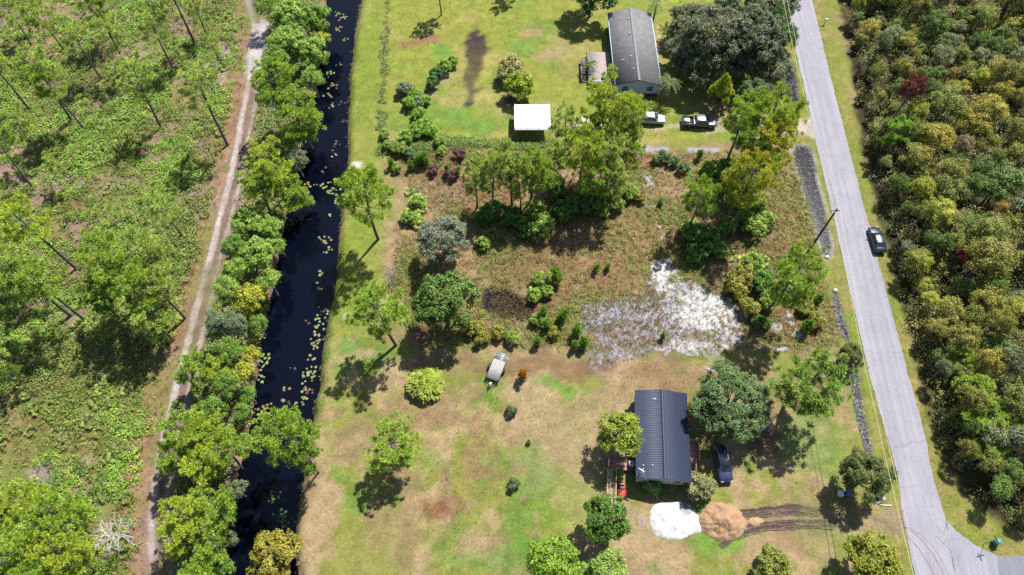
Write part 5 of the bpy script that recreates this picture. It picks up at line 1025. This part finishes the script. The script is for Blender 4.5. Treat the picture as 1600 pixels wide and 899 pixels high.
def lamps(o, xf, xr, w, z):
    for s in (-1, 1):
        mb = MB(); mb.box((xf, s * w, z), (.16, .36, .14)); part('headlight', mb, CLEARL, o); mb = MB(); mb.box((xr, s * w, z + .08), (.1, .3, .2)); part('taillight', mb, REDL, o)
def mirrors(o, x, w, z, m):
    for s in (-1, 1): mb = MB(); mb.box((x, s * (w + .1), z), (.12, .22, .14)); part('mirror', mb, m, o)
def sedan(label, cat, x, y, rz, col, L=4.7, W=1.84, suv=False, z=.0):
    o = thing('car', label, cat, (x, y, z), rz); pm = paint('car_paint_' + cat + str(len(bpy.data.materials)), col); h = W / 2; f, r = L / 2, -L / 2; e = .1 if suv else 0
    b = hull([(r, h * .8, .38, .6, .78 + e), (r + .12, h * .94, .3, .65, .94 + e), (r + .7, h, .26, .7, 1.0 + e), (-.3, h, .24, .72, .98 + e), (f - 1.5, h, .24, .72, .95 + e), (f - .55, h * .97, .26, .66, .86 + e), (f - .12, h * .88, .3, .6, .74 + e), (f, h * .7, .36, .55, .64 + e)]); part('body', b, pm, o, True)
    if suv: cabin(o, r + .12, f - 1.25, r + .5, f - 2.05, h * .9, h * .72, .99 + e, 1.6 + e, pm, (.35, .66))
    else: cabin(o, r + .55, f - 1.3, r + 1.25, f - 2.1, h * .9, h * .68, .96 + e, 1.42 + e, pm, (.48,))
    for sx in (f - .9, r + .9):
        for s in (-1, 1): wheel(o, sx, s * (h - .12), .34 + e * .3)
    lamps(o, f - .1, r + .04, h * .62, .66 + e); mirrors(o, f - 1.5, h * .96, 1.02 + e, pm)
    if suv:
        mb = MB()
        for s in (-1, 1): mb.tube([(r + .6, s * h * .62, 1.7 + e), (f - 2.3, s * h * .62, 1.7 + e)], .025, 5)
        part('roof_rail', mb, GALV, o)
    return o
def pickup(label, x, y, rz, col, L=5.8, W=1.96):
    o = thing('pickup_truck', label, 'pickup', (x, y, 0), rz); pm = paint('pickup_paint', col, .3); h = W / 2; f, r = L / 2, -L / 2; c = r + 1.9
    b = hull([(c, h, .4, .8, 1.1), (f - 1.5, h, .4, .8, 1.1), (f - .5, h * .97, .4, .78, 1.03), (f - .1, h * .9, .42, .75, .95), (f, h * .8, .45, .7, .85)]); part('body', b, pm, o, True)
    bed = MB(); L2 = 1.88; bed.box((r + L2 / 2, 0, .6), (L2, W - .1, .12))
    for s in (-1, 1): bed.box((r + L2 / 2, s * (h - .05), .85), (L2, .1, .55))
    bed.box((r + .04, 0, .85), (.08, W - .2, .5)); bed.box((c - .06, 0, .85), (.06, W - .2, .5)); part('bed', bed, pm, o)
    ln = MB(); ln.box((r + L2 / 2 - .02, 0, .68), (L2 - .24, W - .34, .03)); part('bed_liner', ln, BLACKM, o)
    tb = MB(); tb.box((r + .75, .1, .84), (.9, .8, .3)); part('cargo', tb, WHITEP, o)
    cabin(o, c + .1, f - 1.35, c + .4, f - 2.1, h * .9, h * .74, 1.1, 1.75, pm, (.5,))
    for sx in (f - 1.0, r + 1.15):
        for s in (-1, 1): wheel(o, sx, s * (h - .12), .39)
    lamps(o, f - .08, r + .0, h * .7, .78); mirrors(o, f - 1.55, h, 1.2, BLACKM); mb = MB(); mb.box((r - .08, 0, .5), (.16, W * .95, .16)); part('bumper', mb, GALV, o); return o
bx, by = G(1371, 374, .7); rd = math.atan2(-ROAD_DIR[1], -ROAD_DIR[0])
sedan('black car parked half on the grass verge of the road', 'car', bx, by, rd + math.radians(3), (.012, .016, .03), 4.75)
bx, by = G(1129, 724, .7); sedan('dark navy car with a roof rack parked in front of the large round oak', 'car', bx, by, math.radians(-86), (.014, .018, .05), 5.0, 1.9, True)
bx, by = G(1019, 185, .8); sedan('white sport utility vehicle beside the grey roofed house', 'car', bx, by, math.radians(-4), (.34, .35, .37), 4.5, 1.85, True)
bx, by = G(1093, 190, .8); pickup('silver pickup truck with an open bed on the upper driveway', bx, by, math.radians(-3), (.11, .115, .14))
# camper
bx, by = G(917, 192, 2.4); o = thing('camper', 'white boxy camper half hidden under the tall pines', 'camper', (bx, by, 0), .05); mb = hull([(-2.5, 1.05, .6, 1.4, 2.5), (-2.35, 1.15, .5, 1.5, 2.7), (2.2, 1.15, .5, 1.5, 2.7), (2.5, 1.0, .7, 1.4, 2.3)]); part('body', mb, WHITEP, o)
for sx in (-.45, .45):
    for s in (-1, 1): wheel(o, sx, s * 1.0, .33)
for x in (-1.2, .8): mb = MB(); mb.box((x, .2, 2.79), (.6, .6, .1)); part('roof_hatch', mb, GALV, o)
mb = MB(); mb.box((-.1, -.25, 2.85), (.9, .7, .22)); part('air_conditioner', mb, WHITEMETAL, o)
for x in (-1.4, 1.3): window(o, (x, -1.16, 1.7), .9, .6, 's')
# utility trailer
tx, ty = G(775, 578, .6); o = thing('utility_trailer', 'small utility trailer with a pale plank bed and mesh ramp on the lawn', 'trailer', (tx, ty, 0), math.radians(-110))
fr = MB()
for s in (-1, 1): fr.box((0, s * .93, .5), (3.2, .07, .1)); fr.box((0, s * .93, .82), (3.2, .05, .05)); [fr.box((k, s * .93, .66), (.05, .05, .3)) for k in (-1.58, -.5, .5, 1.58)]
for k in (-1.57, 0, 1.57): fr.box((k, 0, .49), (.07, 1.84, .08))
fr.box((1.57, 0, .82), (.05, 1.84, .05)); part('frame', fr, BLACKM, o)
PLANKM = mat('pale_trailer_plank', (.28, .265, .255), .8, .2, 3)
for k in range(9): mb = MB(); mb.box((0, -.81 + k * .2025, .56 + .004 * (k % 3)), (3.1, .19, .04)); part('plank', mb, PLANKM, o)
rp = MB(); rp.box((-2.15, -.9, .57), (1.15, .05, .05)); rp.box((-2.15, .9, .57), (1.15, .05, .05)); [rp.box((-1.62 - .266 * k, 0, .57), (.05, 1.8, .05)) for k in range(5)]; [rp.box((-2.15, -.75 + k * .125, .575), (1.1, .035, .012)) for k in range(13)]; [rp.box((-1.65 - k * .09, 0, .583), (.03, 1.78, .01)) for k in range(12)]; part('ramp_gate', rp, GALV, o)
for s in (-1, 1):
    wheel(o, -.25, s * 1.12, .33); mb = MB(); th = np.linspace(0, math.pi, 8); p = np.c_[.42 * np.cos(th), .36 + .4 * np.sin(th)]; V = [(-.25 + a, s * 1.0, b) for a, b in p] + [(-.25 + a, s * 1.26, b) for a, b in p]; mb.add(V, [(i, i + 1, 8 + i + 1, 8 + i) for i in range(7)]); part('fender', mb, BLACKM, o)
tg_ = MB(); [tg_.tube([(1.6, s * .85, .5), (2.7, 0, .5)], .05, 5) for s in (-1, 1)]; tg_.box((2.85, 0, .5), (.4, .1, .1)); part('tongue', tg_, BLACKM, o); mb = MB(); mb.tube([(2.4, 0, .1), (2.4, 0, .95)], .04, 6); mb.disc((2.4, 0, .04), .12, 10); part('jack', mb, GALV, o); mb = MB(); mb.box((2.2, 0, .58), (.35, .35, .1)); part('winch_box', mb, WHITEMETAL, o)
# red riding mower
mx_, my_ = G(972, 768, .5); REDP = paint('red_mower', (.42, .035, .03), .35); o = thing('riding_mower', 'red riding mower parked between the wooden ramp and the house', 'mower', (mx_, my_, 0), math.radians(-97))
part('hood', hull([(-.1, .3, .45, .7, .88), (.55, .32, .4, .66, .84), (.85, .26, .4, .6, .72)]), REDP, o, True); mb = MB(); mb.box((-.35, 0, .42), (.9, .7, .16)); part('chassis', mb, REDP, o); mb = MB(); mb.box((-.55, 0, .66), (.45, .5, .12)); mb.box((-.78, 0, .86), (.1, .5, .36)); part('seat', mb, mat('pink_faded_seat', (.45, .22, .22), .7), o); mb = MB(); mb.box((.15, 0, .24), (.9, 1.05, .14)); part('cutting_deck', mb, REDP, o); mb = MB(); mb.tube([(-.12, 0, .7), (-.2, 0, 1.0)], .03, 6); mb.disc((-.21, 0, 1.0), .18, 12); part('steering_wheel', mb, BLACKM, o)
for s in (-1, 1): wheel(o, .62, s * .38, .2); wheel(o, -.6, s * .42, .28)

# ------------------------------------------------------------------ piles and ruts
def pile(name, px, py, rx, ry, h, col, label, cat, seed, res=.13, flatness=1.0, mask=None, rough=.35, polypx=None):
    gx, gy = G(px, py, h * .4); xs = np.arange(-rx * 1.3, rx * 1.3, res); ys = np.arange(-ry * 1.3, ry * 1.3, res); X, Y = np.meshgrid(xs, ys); wx, wy = X + gx, Y + gy
    if polypx: PL = GP(polypx); gcx, gcy = PL.mean(0); e = sd(wx, wy, PL) + (fbm(wx, wy, .9, seed) - .5) * .5; q = np.clip(-e / min(rx, ry), 0, 1); inside = e < 0; z = h * (1 - (1 - q) ** 2.2)
    else: e = np.hypot(X / rx, Y / ry) + (fbm(wx, wy, 1.6, seed) - .5) * .3; inside = e < 1; z = h * np.clip(1 - e, 0, 1) ** flatness
    z = z * (1 + (fbm(wx, wy, 1.3, seed + 1) - .5) * rough) + (fbm(wx, wy, .7, seed + 2) - .5) * rough * .7 * np.clip(z / h * 3, 0, 1) + .03
    i = np.arange(X.size).reshape(X.shape); k = inside[:-1, :-1] | inside[:-1, 1:] | inside[1:, 1:] | inside[1:, :-1]; F = np.c_[i[:-1, :-1][k], i[:-1, 1:][k], i[1:, 1:][k], i[1:, :-1][k]]
    used = np.unique(F); re = np.full(X.size, -1); re[used] = np.arange(len(used)); F = re[F]; x, y, zz = wx.ravel()[used], wy.ravel()[used], np.where(inside, z, -.05).ravel()[used]
    cc = np.array(col)[None] * (.78 + .44 * fbm(x, y, .6, seed + 5))[:, None]
    if name == 'sand_pile':
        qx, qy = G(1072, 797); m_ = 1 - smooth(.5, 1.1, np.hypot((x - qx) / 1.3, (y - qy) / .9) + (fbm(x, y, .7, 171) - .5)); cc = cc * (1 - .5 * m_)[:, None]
    me = grid_mesh(name, np.c_[x - gx, y - gy, zz + height(x, y)], F, cc, SAND_M); return tag(link(name, me, None, (gx, gy, 0)), label, cat)
pile('sand_pile', 1056, 815, 3.9, 2.8, .55, (.30, .30, .298), 'low spread pile of bright white sand south of the blue roofed house', 'sand pile', 120, polypx=[(1016, 800), (1021, 790), (1032, 785), (1047, 784), (1060, 784), (1073, 789), (1085, 796), (1092, 806), (1096, 816), (1099, 824), (1094, 832), (1083, 834), (1073, 840), (1060, 844), (1046, 842), (1036, 840), (1026, 838), (1019, 830), (1016, 815)], rough=.5)
pile('dirt_pile', 1130, 814, 3.05, 2.35, 1.15, S(216, 174, 136), 'orange brown mound of loose dirt beside the white sand pile', 'dirt pile', 130, flatness=.8, rough=1.0, res=.1)
pile('dirt_pile', 1181, 815, 1.0, .6, .22, S(226, 186, 146), 'small heap of spilled orange dirt between the tyre ruts', 'dirt pile', 140, rough=.4)
def rut(pts, w, seed):
    w = w * 1.3
    q = GP(pts); x0, x1, y0, y1 = q[:, 0].min() - 1, q[:, 0].max() + 1, q[:, 1].min() - 1, q[:, 1].max() + 1
    def dd(x, y): return dline(x, y, q)[0] / w + (fbm(x, y, .7, seed) - .5) * .9
    def cf(x, y):
        d = dd(x, y); n = fbm(x * .5, y, .4, seed); a = smooth(.9, .5, d) if False else (1 - smooth(.55, 1.0, d)); al = dline(x, y, q)[2]; a = a * (1 - smooth(.7, 1.0, al / al.max()) * .6)
        return mixc(ground_color(x, y), S(96, 72, 82), a * (.7 + .3 * n)) * (.85 + .3 * n)[:, None]
    def zf(x, y): d = dd(x, y); return (-.06 * np.exp(-(d / .5) ** 2) + .03 * np.exp(-((d - .85) / .25) ** 2)) + (fbm(x * .5, y, .5, seed) - .5) * .03
    tag(sheet('tyre_rut', x0, x1, y0, y1, .1, lambda x, y: dd(x, y) < 1.05, cf, .075, zf), kind='structure')
rut([(1156, 802), (1180, 799), (1210, 797), (1235, 792), (1255, 795), (1275, 800)], .38, 150); rut([(1165, 806), (1200, 803), (1240, 801), (1275, 803)], .3, 152); rut([(1128, 852), (1150, 838), (1180, 828), (1220, 820), (1260, 817), (1310, 818)], .34, 154); rut([(1160, 834), (1190, 825), (1230, 824), (1270, 822), (1300, 824)], .28, 156); rut([(1170, 822), (1205, 818), (1260, 814)], .22, 158)

# ------------------------------------------------------------------ roadside things
POLEM = mat('dark_creosoted_pole', (.035, .03, .028), .85, .25, 3)
pb = np.array(G(1257, 402)); best = min(((abs(G(1308, 327, z)[1] - pb[1]), z) for z in np.arange(3, 14, .05)))[1]
ptop = np.array((*G(1308, 327, best), best)); up = thing('utility_pole', 'dark wooden utility pole beside the long roadside ditch', 'utility pole', (pb[0], pb[1], 0))
rel = np.array((ptop[0] - pb[0], ptop[1] - pb[1], best)); mb = MB(); mb.tube([(0, 0, -.3), rel / 2, rel], [.17, .15, .12], 10); part('pole', mb, POLEM, up); mb = MB(); mb.box(tuple(rel - (0, 0, .35)), (.9, .1, .1), math.atan2(ROAD_DIR[0], -ROAD_DIR[1])); part('crossarm', mb, POLEM, up)
for s in (-.4, .4): mb = MB(); mb.tube([rel + np.array((s, 0, -.3)), rel + np.array((s, 0, -.08))], [.05, .03], 8); part('insulator', mb, WHITEP, up)
WIRE = mat('pale_cable', (.46, .48, .24), .6, .1)
for s, l in ((-.35, 'thin overhead cable along the road on the pole arm end away from the road'), (.35, 'thin overhead cable along the road on the pole arm end over the road')):
    c = ptop + np.array((s, 0, 0)); a = c - np.array((*ROAD_DIR, 0)) * 62; b = c + np.array((*ROAD_DIR, 0)) * 62; t = np.linspace(0, 1, 14)[:, None]; q1 = a + (c - a) * t - np.array((0, 0, 1.4)) * (t * (1 - t) * 4); q2 = c + (b - c) * t - np.array((0, 0, 1.4)) * (t * (1 - t) * 4)
    mb = MB(); mb.tube(np.r_[q1, q2[1:]], .028, 4); tag(part('overhead_cable', mb, WIRE, None), l, 'cable')
# mailbox
mxx, myy = G(1288, 38); o = thing('mailbox', 'white mailbox on a post on the grass verge east of the road', 'mailbox', (mxx, myy, 0), .2); mb = MB(); mb.box((0, 0, .5), (.1, .1, 1.0)); part('post', mb, GREYWOOD, o); mb = MB(); th = np.linspace(0, math.pi, 9); mb.prism(np.r_[[(-.14, 1.0)], np.c_[-.14 * np.cos(th), 1.14 + .14 * np.sin(th)], [(.14, 1.0)]], -.3, .3, 'x'); part('box', mb, WHITEP, o); mb = MB(); mb.box((.1, .16, 1.26), (.2, .02, .06)); part('flag', mb, REDL, o)
# street sign
sx_, sy_ = G(1537, 850); o = thing('street_sign', 'street name sign seen edge on at the rounded corner of the junction', 'sign', (sx_, sy_, 0), .25); mb = MB(); mb.tube([(0, 0, -.1), (0, 0, 2.6)], .035, 6); part('post', mb, GALV, o); GREEN = mat('sign_green', (.02, .16, .08), .4); mb = MB(); mb.box((0, 0, 2.5), (1.0, .03, .22)); part('sign_blade', mb, GREEN, o); mb = MB(); mb.box((0, 0, 2.72), (.03, .9, .2)); part('sign_blade', mb, GREEN, o)
# utility pedestal
sx_, sy_ = G(1553, 849); o = thing('utility_pedestal', 'teal green utility box in the grass by the street sign', 'utility box', (sx_, sy_, 0), .2); mb = MB(); mb.box((0, 0, .5), (.7, .6, 1.0), taper=.92); part('cabinet', mb, mat('teal_steel', (.045, .16, .17), .5, .15), o); mb = MB(); mb.box((0, 0, 1.03), (.74, .64, .08)); part('lid', mb, mat('teal_steel_lid', (.07, .2, .21), .5, .1), o); mb = MB(); mb.box((.1, -.31, .5), (.12, .04, .2)); part('latch', mb, GALV, o)
# bins under the straggly tree
def bin_(x, y, col, label, lid):
    o = thing('wheeled_bin', label, 'bin', (x, y, 0), R.uniform(-.3, .3)); mb = MB(); mb.box((0, 0, .52), (.52, .58, .95), taper=1.14); part('body', mb, mat('bin_plastic', col, .5), o); mb = MB(); mb.box((0, 0, 1.03), (.64, .7, .07), taper=.9); part('lid', mb, mat('bin_lid', lid, .5), o)
    for s in (-1, 1): wheel(o, s * .2, .3, .1)
bx, by = G(1314, 771, .9); bin_(bx, by, (.55, .5, .46), 'white topped bin beside the blue bin under the straggly roadside tree', (.66, .62, .58)); bx, by = G(1325, 771, .9); bin_(bx, by, (.02, .06, .22), 'blue bin under the straggly roadside tree', (.03, .1, .36))
# grey curved panel, board, white tank, culvert, planks
bx, by = G(1373, 776, .3); o = thing('curved_panel', 'grey curved sheet panel lying in the grass under the roadside tree', 'panel', (bx, by, 0), .5); mb = MB(); th = np.linspace(-1.0, 1.0, 10); V = [(1.0 * math.sin(a), -.7, .75 * math.cos(a) - .38) for a in th] + [(1.0 * math.sin(a), .7, .75 * math.cos(a) - .38) for a in th]; V += [(a, b, c - .03) for a, b, c in V]; mb.add(V, [(i, i + 1, 10 + i + 1, 10 + i) for i in range(9)] + [(20 + i, 30 + i, 30 + i + 1, 20 + i + 1) for i in range(9)]); part('sheet', mb, mat('grey_plastic', (.2, .21, .25), .5), o); mb = MB(); [mb.tube([(1.0 * math.sin(a), s * .7, .75 * math.cos(a) - .37) for a in th], .025, 5) for s in (-1, 1)]; part('rim', mb, GALV, o)
bx, by = G(1383, 790); mb = MB(); mb.box((0, 0, .06), (1.5, .14, .1), -.08); mb.box((.6, 0, .12), (.2, .16, .03), -.08); tag(part('board', mb, mat('pale_green_board', (.42, .5, .36), .6), None, loc=(bx, by, 0)), 'pale green board lying in the grass beside the curved panel', 'board')
bx, by = G(1192, 665, .6); o = thing('storage_tank', 'white rounded tank lying beneath the edge of the large oak', 'tank', (bx, by, 0), .7); mb = hull([(-1.15, .15, .45, .6, .72), (-1.0, .4, .25, .6, .95), (-.7, .48, .2, .6, 1.05), (.7, .48, .2, .6, 1.05), (1.0, .4, .25, .6, .95), (1.15, .15, .45, .6, .72)]); part('shell', mb, WHITEMETAL, o, True); mb = MB(); [mb.box((x, 0, .1), (.12, .8, .3)) for x in (-.6, .6)]; part('cradle', mb, GALV, o); mb = MB(); mb.tube([(0, 0, 1.0), (0, 0, 1.2)], .14, 10); part('cap', mb, GALV, o)
for px, py, l in ((1305, 454, 'white concrete culvert end at the head of the narrow roadside ditch'), (1292, 402, 'pale concrete culvert end at the foot of the long roadside ditch')):
    bx, by = G(px, py); o = thing('culvert_end', l, 'culvert', (bx, by, -.1), .2); mb = MB(); mb.box((0, 0, .1), (.7, .5, .35), taper=.8); part('headwall', mb, mat('pale_concrete', (.42, .41, .39), .9, .15, 4), o); mb = MB(); mb.tube([(0, -.35, -.02), (0, .1, -.02)], .2, 10); part('pipe', mb, DARKM, o)
bx, by = G(690, 122); o = thing('plank_stack', 'small stack of pale boards beside the dark green shrubs on the upper lawn', 'planks', (bx, by, 0), math.radians(48))
for k in range(4): mb = MB(); mb.box((.05 * k, -.25 + .17 * k, .06 + .03 * (k % 2)), (2.2, .14, .05)); part('board', mb, mat('pale_board', (.42, .34, .29), .85, .2), o)
